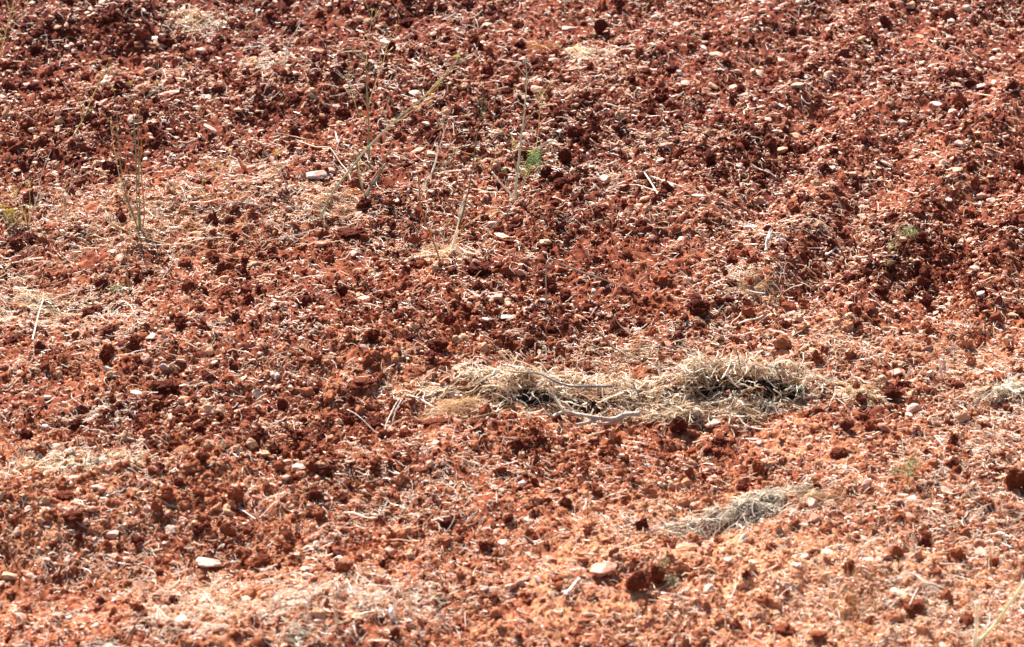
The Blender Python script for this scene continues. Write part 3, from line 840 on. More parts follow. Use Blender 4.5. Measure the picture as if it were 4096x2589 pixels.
stick('straw_stalk', [(1340, 525), (1350, 555), (1358, 575)], .0055, .005, PALE, 'short white stalk left of the leaning fennel', 'straw stalk', [.03, .02, .01])
stick('straw_stalk', [(1553, 333), (1568, 338), (1588, 345)], .0045, .004, (.70, .64, .58), 'short white stalk left of the angular cream stone', 'straw stalk')
stick('straw_stalk', [(2030, 132), (2040, 148), (2050, 162)], .0045, .004, PALE, 'short white stalk near the top of the middle field', 'straw stalk', [.03, .02, .01])
stick('straw_stalk', [(4036, 1490), (4034, 1520), (4040, 1552)], .007, .006, (.92, .88, .84), 'thick white stalk standing at the right edge', 'straw stalk', [.07, .04, .01])
stick('straw_stalk', [(3760, 1445), (3764, 1480), (3772, 1512)], .006, .005, (.92, .88, .84), 'white papery straw standing beside a round stone', 'straw stalk', [.07, .04, .01], branches=[([(3785, 1450), (3790, 1480), (3780, 1500)], [.05, .03, .01], .003, .002)])
stick('straw_stalk', [(3632, 1995), (3625, 2015), (3620, 2035)], .006, .005, (.95, .92, .88), 'thick white stalk piece beside the pale block', 'straw stalk', [.05, .03, .01])
stick('straw_stalk', [(2950, 2090), (2960, 2100), (2972, 2112)], .006, .005, (.95, .92, .88), 'white stalk piece in front of the grey straw pile', 'straw stalk')
stick('straw_stalk', [(1430, 2462), (1480, 2464), (1530, 2460)], .006, .004, PALE, 'broad white straw lying near the bottom', 'straw stalk')
stick('straw_stalk', [(1568, 2440), (1562, 2462), (1570, 2482)], .011, .009, (.90, .84, .76), 'crumpled white husk near the bottom', 'straw stalk', [.04, .03, .01])

# loose long stalks, copied
sp = []
for v in range(5):
    L = .5
    pts = [np.array([t * L, .06 * math.sin(t * 3 + v) * (v - 2) * .6, .012 * math.sin(t * 9 + v)]) for t in np.linspace(-1, 1, 5)]
    me = tubes_mesh('straw_stalk', [tube(pts, .026, .018, sides=6)], STRAW_COLS[[0, 1, 4, 2, 0][v]]); me.materials.append(M_STRAW)
    sp.append(me)
xs2, ys2 = scatter(110, straw_dens, 2.2, pad=-.15)
for x, y in zip(xs2, ys2):
    if not -2.6 < y < 3.3: continue
    o = bpy.data.objects.new('straw_stalk', random.choice(sp)); COL.objects.link(o)
    s = random.uniform(.07, .15)
    o.location = (x, y, float(G(x, y)) + .018); o.scale = (s, s * .9, s * .9)
    o.rotation_euler = (0, random.uniform(-.12, .12), random.uniform(0, 6.28))
    tag(o, 'loose pale straw stalk lying on the soil like many others', 'straw stalk', 'loose pale straw stalks on the soil')


# ------------------------------------------------------------------ heaps of straw
def heap(label, cx, cy, hw, hd, hh, n, cols, p, rad=(.0006, .0017), ln=(.04, .22), seed=0, along=.75, tilt=0.0, base_col=(.16, .10, .05), name='straw_heap', skew=0.0, core=False, hollows=()):
    g = np.random.default_rng(seed)
    c = gp(cx, cy)

    def surf(u, v):      # local metres -> height of the heap
        lump = 1 + .35 * n2(u * 9 + seed, v * 9) + .25 * n2(u * 22, v * 22 + seed)
        q = (u / hw) ** 2 + ((v - skew * u) / hd) ** 2
        if core:      # steep towards the camera, long at the back
            vv = v - skew * u; q = (u / hw) ** 2 + (np.where(vv < 0, vv / (hd * .8), vv / hd)) ** 2
            return hh * np.clip(1 - q ** 1.5, 0, 1) ** .9 * (1 + .5 * n2(u * 8 + seed, v * 8) + .45 * n2(u * 19, v * 17 + seed))
        return hh * np.clip(1 - q, 0, 1) ** .8 * lump
    if core:
        th = g.uniform(0, 2 * math.pi, n); r = np.sqrt(g.uniform(0, 1, n)) ** 1.1 * (1.06 + .55 * n2(np.cos(th) * 2.6 + seed, np.sin(th) * 2.6))
    else:
        n = int(n * 1.6)
        th = g.uniform(0, 2 * math.pi, n); r = np.abs(g.normal(0, .55, n))
    u = hw * r * np.cos(th); v = hd * r * np.sin(th) + skew * u
    if not core:
        keep = g.uniform(-.35, .5, n) < n2(u * 7 + seed, v * 5) + .6 * n2(u * 21, v * 15 + seed)
        u, v, r, th = u[keep], v[keep], r[keep], th[keep]; n = len(u)
    if core:
        keep = g.uniform(-.42, .32, n) < n2(u * 9 + seed, v * 8) + .7 * n2(u * 24, v * 20 + seed)
        for hu, hv, ru, rv in hollows:
            keep &= (((u - hu) / ru) ** 2 + ((v - hv) / rv) ** 2 > 1) | (g.uniform(0, 1, len(u)) < .12)
        u, v, r, th = u[keep], v[keep], r[keep], th[keep]; n = len(u)
    k = 7; L = ln[0] * (ln[1] / ln[0]) ** g.uniform(0, 1, n) * (1 - .4 * np.clip(r, 0, 1.3))
    # mostly along the heap, some falling towards its edges
    a = np.where(g.uniform(0, 1, n) < along, g.normal(0, .55, n) + tilt, g.uniform(0, math.pi, n)) + math.pi * g.integers(0, 2, n)
    t = np.linspace(-.5, .5, k)[None]
    bend = g.normal(0, .55 if core else .8, n)[:, None]
    aa = a[:, None] + bend * t
    U = u[:, None] + np.cos(aa) * t * L[:, None]; Vv = v[:, None] + np.sin(aa) * t * L[:, None]
    lay = g.uniform(.1, 1.0, n)[:, None] ** .6
    Wx = c[0] + U; Wy = c[1] + Vv
    H = surf(U, Vv)
    Hc = surf(u, v)[:, None]
    # stiff stems bridge over lumps: between following the surface and staying level
    st = g.uniform(.55, 1.0, n)[:, None] if core else g.uniform(.2, .8, n)[:, None]
    Z = G(Wx, Wy) + .006 + lay * (H * (1 - st) + Hc * st * (1 - 1.2 * t * t)) + g.normal(0, .35, n)[:, None] * t * L[:, None] * .6
    Z = np.maximum(Z, G(Wx, Wy) + .004)
    Rr = (rad[0] + (rad[1] - rad[0]) * g.uniform(0, 1, n)[:, None] ** 2.2 * 1.5) * (np.where(g.uniform(0, 1, n) < .07, 2.0, 1.0)[:, None] if core else 1) * np.linspace(1, .6, k)[None]
    C = np.minimum(np.array(cols)[g.choice(len(cols), n, p=p)] * g.uniform(.8, 1.2, (n, 1)) * np.array([1.0, .91, .83]), .97)
    P = np.stack([Wx, Wy, Z], 2) - c
    me_v, me_f, me_c = fibres(P, Rr, C)
    if core:
        m_ = 230; th = g.uniform(0, 6.283, m_); r_ = np.sqrt(g.uniform(0, 1, m_)) * 1.25
        uu = hw * r_ * np.cos(th); vv = hd * r_ * np.sin(th); L_ = g.uniform(.03, .13, m_); a_ = g.uniform(0, 6.283, m_)
        kink = np.cumsum(g.normal(0, .35, (m_, 6)), axis=1); tt = np.linspace(-.5, .5, 6)[None]
        U2 = uu[:, None] + np.cos(a_[:, None] + kink * .5) * tt * L_[:, None]; V2 = vv[:, None] + np.sin(a_[:, None] + kink * .5) * tt * L_[:, None]
        Z2 = G(c[0] + U2, c[1] + V2) + .012 + (.85 * surf(uu, vv) + .012 * g.uniform(0, 1, m_))[:, None] + g.normal(0, .45, m_)[:, None] * tt * L_[:, None]
        Z2 = np.maximum(Z2, G(c[0] + U2, c[1] + V2) + .5 * surf(U2, V2) + .004)
        c2 = np.array([[1.0, .93, .82], [.92, .76, .56], [.80, .70, .58]])[g.integers(0, 3, m_)]
        f_v, f_f, f_c = fibres(np.stack([c[0] + U2, c[1] + V2, Z2], 2) - c, g.uniform(.0013, .0034, m_)[:, None] * np.linspace(1, .7, 6)[None], np.minimum(c2, .98), 4)
        me_f = np.concatenate([me_f, f_f + len(me_v)]); me_v = np.concatenate([me_v, f_v]); me_c = np.concatenate([me_c, f_c])
    # near-black sheet below the stems, painting the shade in the gaps
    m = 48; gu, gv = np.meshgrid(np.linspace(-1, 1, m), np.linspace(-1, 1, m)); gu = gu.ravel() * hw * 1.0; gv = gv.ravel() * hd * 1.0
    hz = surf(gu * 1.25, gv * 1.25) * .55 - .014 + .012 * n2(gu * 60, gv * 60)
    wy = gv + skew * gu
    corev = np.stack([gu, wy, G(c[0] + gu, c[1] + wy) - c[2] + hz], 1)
    ii = (np.arange(m - 1)[:, None] * m + np.arange(m - 1)[None]).ravel()
    root = bpy.data.objects.new(name, None); COL.objects.link(root); root.location = Vector(c)
    tag(root, label, 'straw heap')
    if not core:
        o_ = link(name, mesh_np(name, me_v, me_f, me_c, smooth=True), M_STRAW, loc=Vector(c)); bpy.data.objects.remove(root)
        o_.name = name; return tag(o_, label, 'dry straw', kind='stuff')
    link('stems', mesh_np('stems', me_v, me_f, me_c, smooth=True), M_STRAW, root)
    link('shade_core', mesh_np('shade_core', corev, np.stack([ii, ii + 1, ii + m + 1, ii + m], 1), np.tile(base_col, (m * m, 1)), smooth=True), M_CLOD, root)
    return root


HC = [[.82, .60, .38], [.62, .39, .20], [.74, .64, .52], [.38, .21, .10], [.98, .92, .82], [.10, .06, .04]]
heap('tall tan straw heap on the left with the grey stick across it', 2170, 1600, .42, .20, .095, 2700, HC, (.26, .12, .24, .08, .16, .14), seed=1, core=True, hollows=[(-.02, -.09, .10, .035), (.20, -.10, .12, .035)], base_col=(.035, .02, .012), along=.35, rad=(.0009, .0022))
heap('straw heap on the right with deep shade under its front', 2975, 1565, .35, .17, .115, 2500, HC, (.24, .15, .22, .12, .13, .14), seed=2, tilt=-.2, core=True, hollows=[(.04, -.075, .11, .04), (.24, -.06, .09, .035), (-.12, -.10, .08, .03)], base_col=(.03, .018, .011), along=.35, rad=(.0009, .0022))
heap('golden fluffy tail of dry grass left of the straw heap', 1825, 1642, .13, .12, .03, 420, [[.82, .60, .36], [.86, .72, .50], [.62, .38, .18]], (.45, .3, .25), seed=3, rad=(.0005, .0010), tilt=.5, name='dry_grass_clump')
heap('low grey fringe of straw in front of the two heaps', 2780, 1662, .40, .08, .02, 650, [[.80, .66, .48], [.58, .44, .30], [.95, .84, .68], [.30, .22, .16]], (.35, .3, .2, .15), seed=4, rad=(.0008, .0022), name='straw_fringe')
heap('pale flattened straw mat at the right end of the heaps', 3420, 1575, .20, .12, .008, 420, [[.82, .66, .42], [.88, .76, .56], [.66, .50, .32]], (.4, .35, .25), seed=5, rad=(.0007, .0018), ln=(.03, .14), name='straw_mat')
heap('pale tangled straw bridging the gap between the two heaps', 2590, 1590, .22, .15, .035, 900, HC, (.26, .16, .26, .10, .14, .08), seed=31, rad=(.0009, .0023), name='straw_mat')
heap('thin scatter of dry grass above the heaps by the brown stick', 2560, 1415, .38, .22, .006, 300, HC, (.3, .2, .14, .16, .14, .06), seed=6, base_col=(.30, .11, .06), name='dry_grass_scatter')
heap('low grey straw pile in the lower right field', 2970, 2048, .32, .12, .040, 1150, [[.88, .80, .70], [.52, .44, .38], [1.0, .94, .84], [.14, .10, .08]], (.3, .2, .32, .18), seed=7, rad=(.0009, .0024), tilt=.55, skew=.55, ln=(.04, .17), base_col=(.2, .15, .12), name='straw_pile')
heap('pale straw tail at the right end of the grey pile', 3230, 2000, .22, .10, .01, 200, [[.82, .66, .44], [.74, .58, .42]], (.6, .4), seed=8, tilt=-.3, rad=(.0005, .0012), base_col=(.34, .14, .08), name='straw_mat')
heap('bright straw mat near the top of the field', 2330, 208, .11, .10, .008, 420, [[.98, .88, .72], [.90, .74, .52]], (.6, .4), seed=9, name='straw_mat', rad=(.0010, .0026), ln=(.02, .09))
heap('orange dry grass tuft left of the bright straw mat', 2165, 200, .055, .07, .02, 220, [[.66, .34, .13], [.74, .42, .18]], (.6, .4), seed=10, base_col=(.36, .14, .07), rad=(.0005, .001), name='dry_grass_clump')
heap('spiky pale straw clump in the upper left', 760, 90, .085, .11, .02, 260, [[.94, .74, .54], [.98, .88, .74], [.66, .38, .2]], (.5, .2, .3), seed=11, base_col=(.34, .14, .08), rad=(.0010, .0030), ln=(.03, .12), along=.4, name='straw_clump')
heap('white straw tangle at the right edge of the field', 4040, 1590, .16, .17, .03, 620, [[1.0, .95, .86], [.82, .68, .50], [.60, .52, .42]], (.45, .35, .2), seed=12, base_col=(.3, .14, .09), rad=(.0011, .0034), ln=(.03, .14), along=.4, name='straw_tangle')
heap('white straw streak in the lower left field', 330, 1855, .34, .10, .010, 900, [[.98, .90, .78], [.84, .74, .60], [.88, .66, .44]], (.45, .25, .3), seed=13, ln=(.02, .08), along=.2, rad=(.0011, .0030), name='straw_mat')
heap('grey straw clump cut by the bottom edge', 1180, 2560, .10, .12, .006, 130, [[.60, .56, .48], [.80, .74, .62]], (.6, .4), seed=14, ln=(.02, .09), rad=(.0009, .0026), name='straw_clump')
heap('pale grey straw clump at the bottom left edge', 430, 2600, .10, .12, .006, 110, [[.66, .62, .56], [.84, .78, .68]], (.6, .4), seed=15, ln=(.02, .09), rad=(.0009, .0026), name='straw_clump')
heap('straw nest in the furrow on the right', 3010, 1145, .085, .11, .012, 260, [[.90, .68, .46], [.84, .72, .56], [.60, .34, .2]], (.5, .2, .3), seed=16, base_col=(.36, .15, .09), name='straw_clump')
heap('dry grass patch under the stub fennel', 1350, 800, .20, .26, .006, 620, [[.84, .60, .42], [.90, .76, .60], [.62, .34, .2]], (.4, .2, .4), seed=17, base_col=(.36, .14, .08), rad=(.0008, .0020), ln=(.03, .16), name='dry_grass_patch')
heap('pale dry tuft around the feet of the dry stalks', 1770, 1010, .10, .12, .02, 300, [[.90, .76, .58], [.80, .56, .38]], (.6, .4), seed=18, base_col=(.36, .14, .08), rad=(.0007, .0019), along=.3, name='dry_grass_clump')
heap('wide dry grass patch around the green fennel tuft', 620, 930, .50, .36, .006, 1300, [[.82, .58, .38], [.88, .74, .58], [.60, .33, .18]], (.4, .25, .35), seed=19, base_col=(.36, .14, .08), rad=(.0008, .0020), ln=(.03, .16), name='dry_grass_patch')
heap('pale dry grass patch at the left edge', 120, 1230, .30, .32, .010, 1350, [[1.0, .90, .78], [.84, .62, .44], [.60, .34, .2]], (.5, .25, .25), seed=20, base_col=(.36, .14, .08), rad=(.0008, .0020), ln=(.03, .16), name='dry_grass_patch')


# ------------------------------------------------------------------ fennel
GRN = (.32, .34, .22); GGREY = (.64, .62, .52); STRG = (.74, .64, .34); REDB = (.52, .24, .10)


def stem_paths(base, pts, sway=.05):
    """pixels of a standing stem -> world points; the stem stands at the depth of its foot"""
    Y = base[1]; P = [base]
    y = Y
    for (a, b) in pts:
        y += random.uniform(-sway, sway) * .5
        P.append(at(a, b, y))
    return P


def umbel(c, r, up=None):
    n = 9; VV = []; Fs = []; off = 0
    lst = []
    for i in range(n):
        a = random.uniform(0, 6.28); t = random.uniform(.2, 1)
        tip = np.array([math.cos(a) * t * r, math.sin(a) * t * r, r * random.uniform(.5, .8)])
        lst.append(tube([np.zeros(3), tip * .6, tip], .0006, .0005, sides=3, step=1))
        V1, F1 = ICO[1]
        for j in range(3):
            VV.append(V1 * r * .14 + tip + np.random.default_rng(i * 3 + j).normal(0, r * .13, 3)); Fs.append(F1 + off); off += len(V1)
    return lst, np.concatenate(VV), np.concatenate(Fs)


def plant(label, base_px, stems, umbels=(), leaves=(), blades=(), name='fennel_plant', cat='plant', lift=0.0):
    b = gp(*base_px, lift)
    root = bpy.data.objects.new(name, None); COL.objects.link(root); root.location = Vector(b); tag(root, label, cat)
    for s in stems:
        pts, r0, r1, colr, twigs = s[:5]
        start = at(*s[5], b[1]) if len(s) > 5 else b + np.array([random.uniform(-.01, .01), random.uniform(-.01, .01), -.01])
        P = stem_paths(start, pts)
        lst = [tube([p - b for p in P], r0, r1, jit=.0025)]
        SP = smooth_path(P, 6)
        for _ in range(twigs):
            i = random.randrange(int(len(SP) * .35), len(SP) - 1); q = SP[i]
            d = SP[min(i + 1, len(SP) - 1)] - SP[i - 1]; d /= np.linalg.norm(d)
            side = np.array([random.choice([-1, 1]) * random.uniform(.4, 1), random.uniform(-.6, .6), 0])
            v = d * random.uniform(.7, 1.1) + side * .6; v /= np.linalg.norm(v)
            L = random.uniform(.03, .10)
            e = q + v * L; m = q + v * L * .5 + np.array([0, 0, -.004])
            lst.append(tube([q - b, m - b, e - b], r1 * .7 + .0007, .0008, sides=4))
            for _2 in range(random.randrange(1, 4)):
                w = v + np.array([random.uniform(-.7, .7), random.uniform(-.5, .5), random.uniform(-.1, .5)])
                w /= np.linalg.norm(w)
                lst.append(tube([m - b, m - b + w * L * .3, m - b + w * L * .5], 0.0010, .0007, sides=3))
        link('stem', tubes_mesh('stem', lst, colr), M_GREEN, root)
    for (a, c, r, colr) in umbels:
        q = at(a, c, b[1]) - b
        lst, Vd, Fd = umbel(q, r)
        lst2 = [(v + q, f, t) for v, f, t in lst]
        nv = sum(len(v) for v, _, _ in lst2)
        VV = np.concatenate([v for v, _, _ in lst2] + [Vd + q])
        Q, T = [], []; off = 0
        for v, f, t in lst2: Q.append(f + off); T.append(t + off); off += len(v)
        T.append(Fd + nv)
        cc = np.tile(np.asarray(colr), (len(VV), 1))
        link('flower_head', mesh_np('flower_head', VV, [np.concatenate(Q), np.concatenate(T)], cc, smooth=True), M_GREEN, root)
    for (a, c, r, n, colr) in leaves:      # feathery leaf: many threads
        q = at(a, c, b[1]) - b
        P = []
        for i in range(n):
            s0 = q + rng.normal(0, r * .38, 3) * np.array([1, .8, 1])
            d = rng.normal(0, 1, 3); d[2] += .4; d /= np.linalg.norm(d); L = r * rng.uniform(.25, .6)
            d2 = d + rng.normal(0, .4, 3)
            P.append([s0, s0 + d * L * .5, s0 + d * L * .5 + d2 * L * .4])
        Vv, Ff, Cc = fibres(np.array(P), np.tile([.0011, .0009, .0005], (n, 1)), np.array(colr)[None] * rng.uniform(.7, 1.2, (n, 1)))
        link('leaf', mesh_np('leaf', Vv, Ff, Cc, smooth=True), M_GREEN, root)
    for (p0, p1, w, colr) in blades:       # dry sheaths
        A = at(*p0, b[1] - .01) - b; B = at(*p1, b[1] - .02) - b
        Mid = (A + B) / 2 + np.array([w * 2, -w, 0])
        Vv, Ff, Cc = fibres(np.array([[A, (A + Mid) / 2, Mid, (B + Mid) / 2, B]]), np.array([[w * .4, w, w * .9, w * .6, w * .1]]), np.array([colr]), 4)
        link('dry_sheath', mesh_np('dry_sheath', Vv, Ff, Cc, smooth=True), M_STRAW, root)
    return root


ORG = (.72, .30, .08); YEL = (.62, .52, .07); FEA = (.46, .56, .24)
plant('dense tuft of dark green fennel stems with orange sheaths in the left field', (560, 925),
      [([(515, 820), (490, 720), (472, 560), (468, 460), (458, 370)], .0035, .001, GRN, 5),
       ([(548, 800), (545, 650), (540, 540), (528, 430), (522, 340)], .0040, .001, GRN, 7),
       ([(556, 780), (556, 650), (552, 520), (560, 430), (600, 370), (625, 335)], .0035, .0008, GRN, 6),
       ([(578, 860), (566, 720), (562, 600), (568, 500)], .0035, .001, REDB, 3),
       ([(500, 800), (450, 560), (440, 470)], .0025, .0008, STRG, 4),
       ([(530, 850), (508, 780), (496, 690)], .0025, .001, GRN, 1)],
      umbels=[(520, 335, .014, YEL), (625, 335, .012, YEL), (458, 368, .014, YEL), (412, 340, .012, STRG), (560, 420, .012, ORG)],
      blades=[((545, 470), (530, 400), .004, ORG), ((560, 640), (565, 560), .003, ORG), ((545, 790), (552, 740), .005, ORG), ((490, 800), (498, 740), .003, ORG), ((495, 700), (500, 640), .003, ORG)])
plant('single thin fennel stem leaning right in the upper left', (284, 582), [([(290, 550), (330, 480), (365, 400), (400, 320), (438, 235)], .0038, .0009, STRG, 5)],
      umbels=[(438, 240, .010, YEL), (400, 310, .008, YEL)])
plant('tall thin fennel stem cut by the left edge at the top', (-8, 262), [([(10, 190), (28, 110), (45, 45), (60, -5)], .0035, .0012, STRG, 5), ([(42, 95), (80, 60), (112, 38)], .0015, .0008, STRG, 1, (30, 108))],
      umbels=[(50, 40, .010, YEL), (5, 158, .009, YEL)])
plant('slim grey-green fennel stem leaning right near the top left', (1132, 305), [([(1140, 240), (1152, 180), (1180, 130), (1212, 70), (1230, 35)], .0034, .0009, GGREY, 3)])
plant('tallest upright fennel with a dark stem and orange sheath', (1477, 670),
      [([(1476, 590), (1474, 500), (1471, 412), (1466, 330), (1462, 262), (1448, 206)], .0055, .0022, GRN, 5),
       ([(1400, 206), (1375, 207)], .0022, .0018, GGREY, 0, (1448, 206)),
       ([(1490, 370), (1512, 306), (1530, 260), (1545, 200), (1562, 162), (1588, 110)], .0022, .0007, STRG, 5, (1475, 425)),
       ([(1468, 190), (1476, 150), (1484, 95), (1488, 45)], .002, .0007, STRG, 4, (1464, 262)),
       ([(1440, 380), (1400, 330), (1345, 280)], .0022, .0008, GGREY, 3, (1470, 430)),
       ([(1440, 470), (1410, 380), (1396, 310), (1405, 240)], .002, .0007, STRG, 4, (1470, 500)),
       ([(1554, 500), (1530, 440), (1505, 405)], .0025, .0015, GGREY, 1, (1556, 505))],
      umbels=[(1488, 45, .011, STRG), (1588, 110, .010, YEL), (1562, 162, .010, STRG)],
      blades=[((1466, 345), (1464, 270), .005, ORG), ((1466, 480), (1462, 410), .004, ORG), ((1478, 560), (1482, 505), .005, ORG), ((1474, 590), (1480, 565), .004, ORG)])
plant('long fennel stem leaning far right with yellow flower heads', (1278, 885),
      [([(1293, 850), (1325, 780), (1400, 680), (1475, 587), (1562, 500), (1643, 431), (1705, 381), (1774, 312), (1812, 262), (1836, 240)], .0056, .0016, (.50, .54, .38), 5),
       ([(1740, 335), (1790, 290), (1840, 270)], .002, .001, STRG, 1, (1705, 381)),
       ([(1600, 480), (1680, 420), (1722, 388)], .002, .001, STRG, 1, (1562, 500))],
      umbels=[(1828, 240, .022, YEL), (1846, 252, .014, STRG), (1752, 348, .018, YEL), (1722, 386, .015, (.85, .68, .05)), (1652, 425, .010, YEL), (1468, 594, .009, YEL), (1568, 498, .010, STRG)],
      blades=[((1715, 380), (1762, 325), .004, ORG)])
plant('cut fennel stubs fanning out of a dark clod', (1458, 792),
      [([(1445, 740), (1425, 662), (1410, 600)], .0045, .0014, (.42, .38, .27), 2), ([(1480, 755), (1518, 695), (1543, 656)], .0050, .0045, (.30, .34, .28), 1),
       ([(1440, 700), (1436, 650), (1432, 610)], .003, .0012, STRG, 2),
       ([(1490, 720), (1535, 650), (1568, 574)], .0042, .0036, (.55, .30, .18), 0)],
      blades=[((1440, 775), (1392, 750), .006, ORG), ((1550, 690), (1553, 665), .004, ORG), ((1512, 700), (1516, 660), .003, ORG)])
plant('pale forked stalk standing beside the cream wedge-shaped stone', (1690, 760),
      [([(1705, 725), (1724, 699), (1742, 645), (1750, 610), (1762, 574), (1778, 530), (1790, 492)], .0058, .0014, (.90, .86, .74), 3),
       ([(1760, 672), (1800, 640), (1826, 600), (1834, 585)], .003, .001, (.34, .38, .28), 2, (1726, 698))], name='dry_stalk')
plant('dry brown stalk bending left with an orange sheath', (1764, 1034),
      [([(1740, 985), (1718, 930), (1695, 870), (1682, 824), (1676, 740), (1670, 687)], .0038, .0032, (.50, .30, .19), 1)],
      blades=[((1722, 950), (1708, 910), .006, ORG), ((1680, 870), (1678, 820), .004, ORG)], name='dry_stalk')
plant('pale-footed fennel stem rising tall beside the bent brown stalk', (1798, 1022),
      [([(1815, 970), (1830, 918), (1844, 850), (1860, 780)], .0062, .0052, (.90, .86, .74), 0),
       ([(1850, 860), (1874, 762), (1885, 700), (1893, 650), (1902, 580), (1911, 525), (1925, 460), (1940, 398)], .0040, .0010, (.24, .24, .12), 12, (1832, 915)),
       ([(1855, 905), (1912, 870), (1965, 850)], .0022, .0009, STRG, 2, (1835, 935)),
       ([(1838, 860), (1842, 830), (1850, 806)], .0040, .003, (.78, .72, .62), 0, (1840, 880))],
      umbels=[(1888, 620, .009, YEL), (1905, 600, .008, YEL), (1965, 850, .008, YEL)],
      blades=[((1836, 930), (1852, 890), .006, ORG)])
plant('thin bare twig leaning right below the fennels', (1918, 995), [([(1940, 950), (1974, 905), (2010, 870), (2045, 846)], .0024, .0022, (.36, .30, .24), 0)], name='dry_stalk')
plant('branched blue-green fennel with a bright feathery leaf', (2062, 802),
      [([(2064, 740), (2071, 680), (2083, 574), (2093, 500), (2099, 425), (2106, 340), (2107, 290), (2099, 237)], .0058, .0014, (.56, .60, .48), 4),
       ([(2040, 775), (2018, 749), (1990, 715), (1966, 688)], .0050, .003, (.80, .74, .62), 1, (2060, 802)),
       ([(2055, 640), (2036, 587), (2015, 540), (1999, 487)], .0030, .0010, (.26, .26, .20), 2, (2068, 687)),
       ([(2115, 480), (2136, 450), (2161, 443)], .0026, .0018, (.42, .36, .24), 2, (2093, 518)),
       ([(2098, 660), (2130, 610), (2165, 580), (2200, 560)], .0026, .001, (.36, .40, .24), 3, (2078, 680)),
       ([(2150, 560), (2156, 490), (2165, 420), (2174, 368)], .0020, .0008, STRG, 6, (2140, 600)),
       ([(2050, 590), (2062, 596), (2078, 600)], .002, .001, YEL, 1, (2050, 575)),
       ([(2082, 830), (2107, 850)], .0052, .0040, (.52, .50, .44), 0, (2060, 802)),
       ([(2085, 770), (2100, 720), (2112, 690)], .0030, .0012, (.42, .42, .28), 2, (2066, 775))],
      umbels=[(2054, 570, .013, (.80, .68, .08)), (2099, 240, .008, STRG), (2174, 365, .010, YEL), (2036, 545, .008, YEL)],
      leaves=[(2132, 650, .052, 110, (.50, .62, .24)), (2140, 620, .034, 90, (.54, .66, .34)), (2105, 690, .026, 50, (.44, .50, .10)), (2165, 660, .03, 40, FEA), (2015, 680, .02, 25, FEA)],
      blades=[((2098, 710), (2115, 660), .004, (.60, .56, .10))])
plant('bent wire-like dry stalk folded over at its top', (2190, 1245), [([(2185, 1180), (2184, 1120), (2187, 1060), (2193, 1040), (2210, 1040), (2260, 1062), (2330, 1090), (2400, 1112), (2470, 1138), (2520, 1156)], .0036, .0022, (.44, .36, .28), 0)], name='dry_stalk')
plant('small feathery green sapling in the right field', (3602, 1026),
      [([(3620, 995), (3640, 965), (3652, 940)], .0040, .0022, (.30, .13, .08), 1), ([(3590, 1000), (3570, 985)], .002, .001, (.3, .2, .1), 0)],
      leaves=[(3630, 930, .042, 60, (.52, .56, .28)), (3572, 985, .034, 50, (.56, .60, .30)), (3600, 940, .03, 30, (.5, .55, .26)), (3655, 930, .026, 70, (.5, .55, .26))], name='sapling')
plant('small green sprig above the dark clod in the right field', (3540, 1082), [([(3546, 1060), (3558, 1045)], .0018, .001, (.3, .3, .15), 0)], leaves=[(3556, 1052, .02, 30, (.34, .38, .14))], name='green_sprig')
plant('thin vertical twig with a green tuft at its foot in the left field', (516, 1165),
      [([(508, 1090), (502, 1040), (490, 990), (478, 930), (472, 880)], .0030, .0009, (.40, .34, .22), 3)],
      leaves=[(480, 1168, .04, 110, (.36, .42, .20)), (448, 1160, .03, 50, (.36, .42, .20))], name='green_sprig')
plant('small grey-green sprig beside the large dark clod', (455, 1260), [([(452, 1250), (450, 1240)], .0016, .001, GGREY, 0)], leaves=[(452, 1258, .028, 60, (.32, .40, .24))], name='green_sprig')
plant('yellow-flowered fennel spray at the left edge', (110, 905),
      [([(95, 850), (60, 790), (35, 720)], .0026, .0009, STRG, 5), ([(70, 870), (30, 850), (8, 835)], .002, .0008, STRG, 3), ([(130, 850), (150, 780), (165, 700), (205, 600)], .0026, .0009, GGREY, 4), ([(118, 860), (120, 790), (112, 740)], .002, .0008, STRG, 3)],
      umbels=[(38, 855, .02, (.80, .66, .06)), (56, 848, .016, YEL), (14, 835, .016, YEL), (30, 790, .013, YEL), (112, 740, .012, YEL)],
      leaves=[(60, 880, .06, 90, (.50, .34, .10)), (30, 870, .04, 60, (.46, .42, .12))])
plant('thin green fennel stems in the left field beside the tuft', (262, 880),
      [([(262, 830), (275, 760), (315, 700)], .002, .0008, GGREY, 3), ([(250, 840), (238, 770), (232, 690)], .002, .0008, STRG, 3)])
plant('low fennel spray of thin stems left of the grey slab', (960, 800),
      [([(905, 740), (860, 690), (848, 630)], .002, .0008, STRG, 4), ([(1000, 760), (960, 700), (915, 660)], .0018, .0007, STRG, 3), ([(830, 800), (810, 740), (816, 700)], .0018, .0007, STRG, 3, (850, 820))],
      umbels=[(815, 730, .012, YEL)])
plant('slim fennel stem with yellow heads left of the grey slab', (1142, 745), [([(1128, 700), (1112, 655), (1105, 625)], .0024, .001, GGREY, 3)],
      umbels=[(1105, 620, .015, (.80, .66, .06)), (1118, 668, .011, YEL), (1100, 680, .011, YEL)])
plant('small blurred green plant at the lower right', (3632, 1932), [([(3632, 1905), (3630, 1880)], .003, .002, (.25, .28, .12), 0)],
      leaves=[(3640, 1870, .05, 110, (.36, .42, .16)), (3575, 1885, .04, 60, (.36, .40, .16)), (3660, 1850, .03, 40, (.36, .42, .16))], name='green_sprig')
plant('dark green sprig beside the largest clod', (2690, 2345), [([(2680, 2290), (2655, 2245)], .0020, .001, (.2, .24, .1), 2)],
      leaves=[(2690, 2320, .035, 70, (.16, .22, .10)), (2655, 2250, .03, 45, (.22, .28, .12))], name='green_sprig')
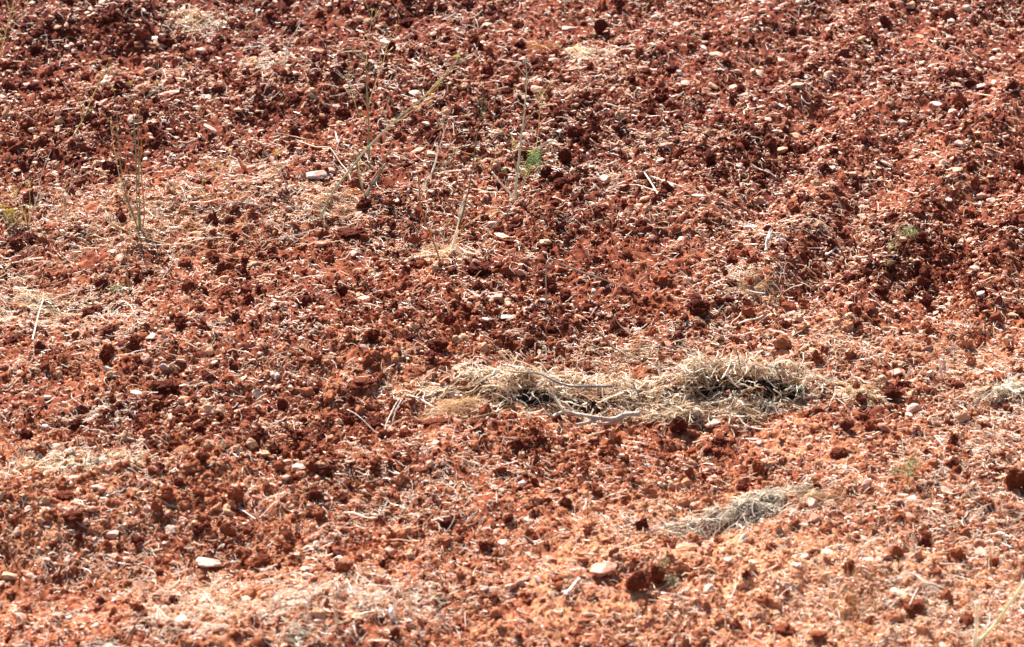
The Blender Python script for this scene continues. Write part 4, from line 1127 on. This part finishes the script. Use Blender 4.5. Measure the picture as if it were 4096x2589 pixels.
plant('green grass blades growing in the shade of the right heap', (3195, 1590), [([(3188, 1575), (3192, 1552)], .0016, .0008, (.16, .30, .05), 0), ([(3204, 1570), (3215, 1548)], .0016, .0008, (.20, .34, .06), 0), ([(3170, 1575), (3140, 1540)], .0016, .0008, (.2, .3, .06), 0)],
      leaves=[(3198, 1570, .03, 60, (.20, .34, .05)), (3280, 1575, .03, 40, (.20, .32, .05))], name='grass_tuft')
plant('pair of thick pale reeds at the bottom right corner', (3902, 2600), [([(3905, 2520), (3908, 2410)], .0085, .0070, (.95, .86, .68), 0), ([(3925, 2560), (3995, 2480), (4050, 2400), (4110, 2310)], .0065, .005, (.86, .84, .58), 0)], name='dry_stalk')
plant('two thin tan grass stems rising in the lower right corner', (3985, 2589), [([(3990, 2500), (3975, 2350), (3960, 2200), (3965, 2080)], .0018, .001, (.66, .48, .26), 2), ([(4010, 2480), (4050, 2330), (4090, 2230)], .0018, .0012, (.70, .56, .30), 1)], name='dry_grass_tuft')
plant('hazy spray of fine tan grass stems rising from below the frame at the lower right', (3420, 2690),
      [([(3410 + int(dx * .3), 2560), (3400 + int(dx * .7), 2400 - abs(dx) // 3), (3400 + dx, ty)], .0014, .0008, (.68, .46, .24), 5) for dx, ty in
       ((-110, 2250), (-60, 2120), (-10, 2010), (40, 2060), (95, 1980), (150, 2150), (210, 2260), (20, 2300))], name='dry_grass_tuft')
plant('little pale stalk pair standing near the bottom', (1340, 2500), [([(1338, 2440), (1334, 2370), (1335, 2330)], .0032, .0024, (.76, .64, .50), 0), ([(1350, 2450), (1352, 2400)], .002, .0015, (.76, .64, .5), 0)], name='dry_stalk')
plant('faint thin pale stalk standing in the lower middle field', (1645, 2490), [([(1642, 2440), (1636, 2380), (1640, 2300)], .0026, .0020, (.66, .58, .50), 1)], name='dry_stalk')
plant('thin orange stem standing among stones in the middle right', (2450, 985), [([(2448, 930), (2450, 870), (2452, 825)], .0018, .001, (.6, .3, .12), 2)], name='dry_grass_tuft')

# ------------------------------------------------------------------ light, camera
w = bpy.data.worlds.new('World'); sc.world = w; w.use_nodes = True
nt = w.node_tree; bg = nt.nodes['Background']
sky = nt.nodes.new('ShaderNodeTexSky'); sky.sky_type = 'NISHITA'; sky.sun_disc = False
SUN_EL, SUN_AZ = R(41), R(-22)         # azimuth from +Y, negative to the left
sky.dust_density = 1.6; sky.ozone_density = .3; sky.sun_elevation = SUN_EL; sky.sun_rotation = SUN_AZ
nt.links.new(sky.outputs[0], bg.inputs[0]); bg.inputs[1].default_value = .05
sd = bpy.data.lights.new('sun', 'SUN'); sd.energy = 5.0; sd.angle = R(.53); sd.color = (1, .95, .88)
so = bpy.data.objects.new('sun', sd); COL.objects.link(so)
dirv = Vector((math.sin(SUN_AZ) * math.cos(SUN_EL), math.cos(SUN_AZ) * math.cos(SUN_EL), math.sin(SUN_EL)))
so.rotation_euler = dirv.to_track_quat('Z', 'Y').to_euler()

cd = bpy.data.cameras.new('camera'); cam = bpy.data.objects.new('camera', cd); COL.objects.link(cam)
cam.location = Vector(CAM); cam.rotation_euler = (math.pi / 2 - PITCH, 0, 0)
cd.lens = FOC; cd.sensor_width = 36; cd.clip_end = 500; cd.clip_start = .5
cd.dof.use_dof = True; cd.dof.focus_distance = 22.6; cd.dof.aperture_fstop = 3.5
sc.camera = cam
sc.view_settings.view_transform = 'Standard'; sc.view_settings.look = 'None'; sc.view_settings.gamma = 1
sc.view_settings.exposure = 1.55
sc.cycles.max_bounces = 5; sc.cycles.diffuse_bounces = 3
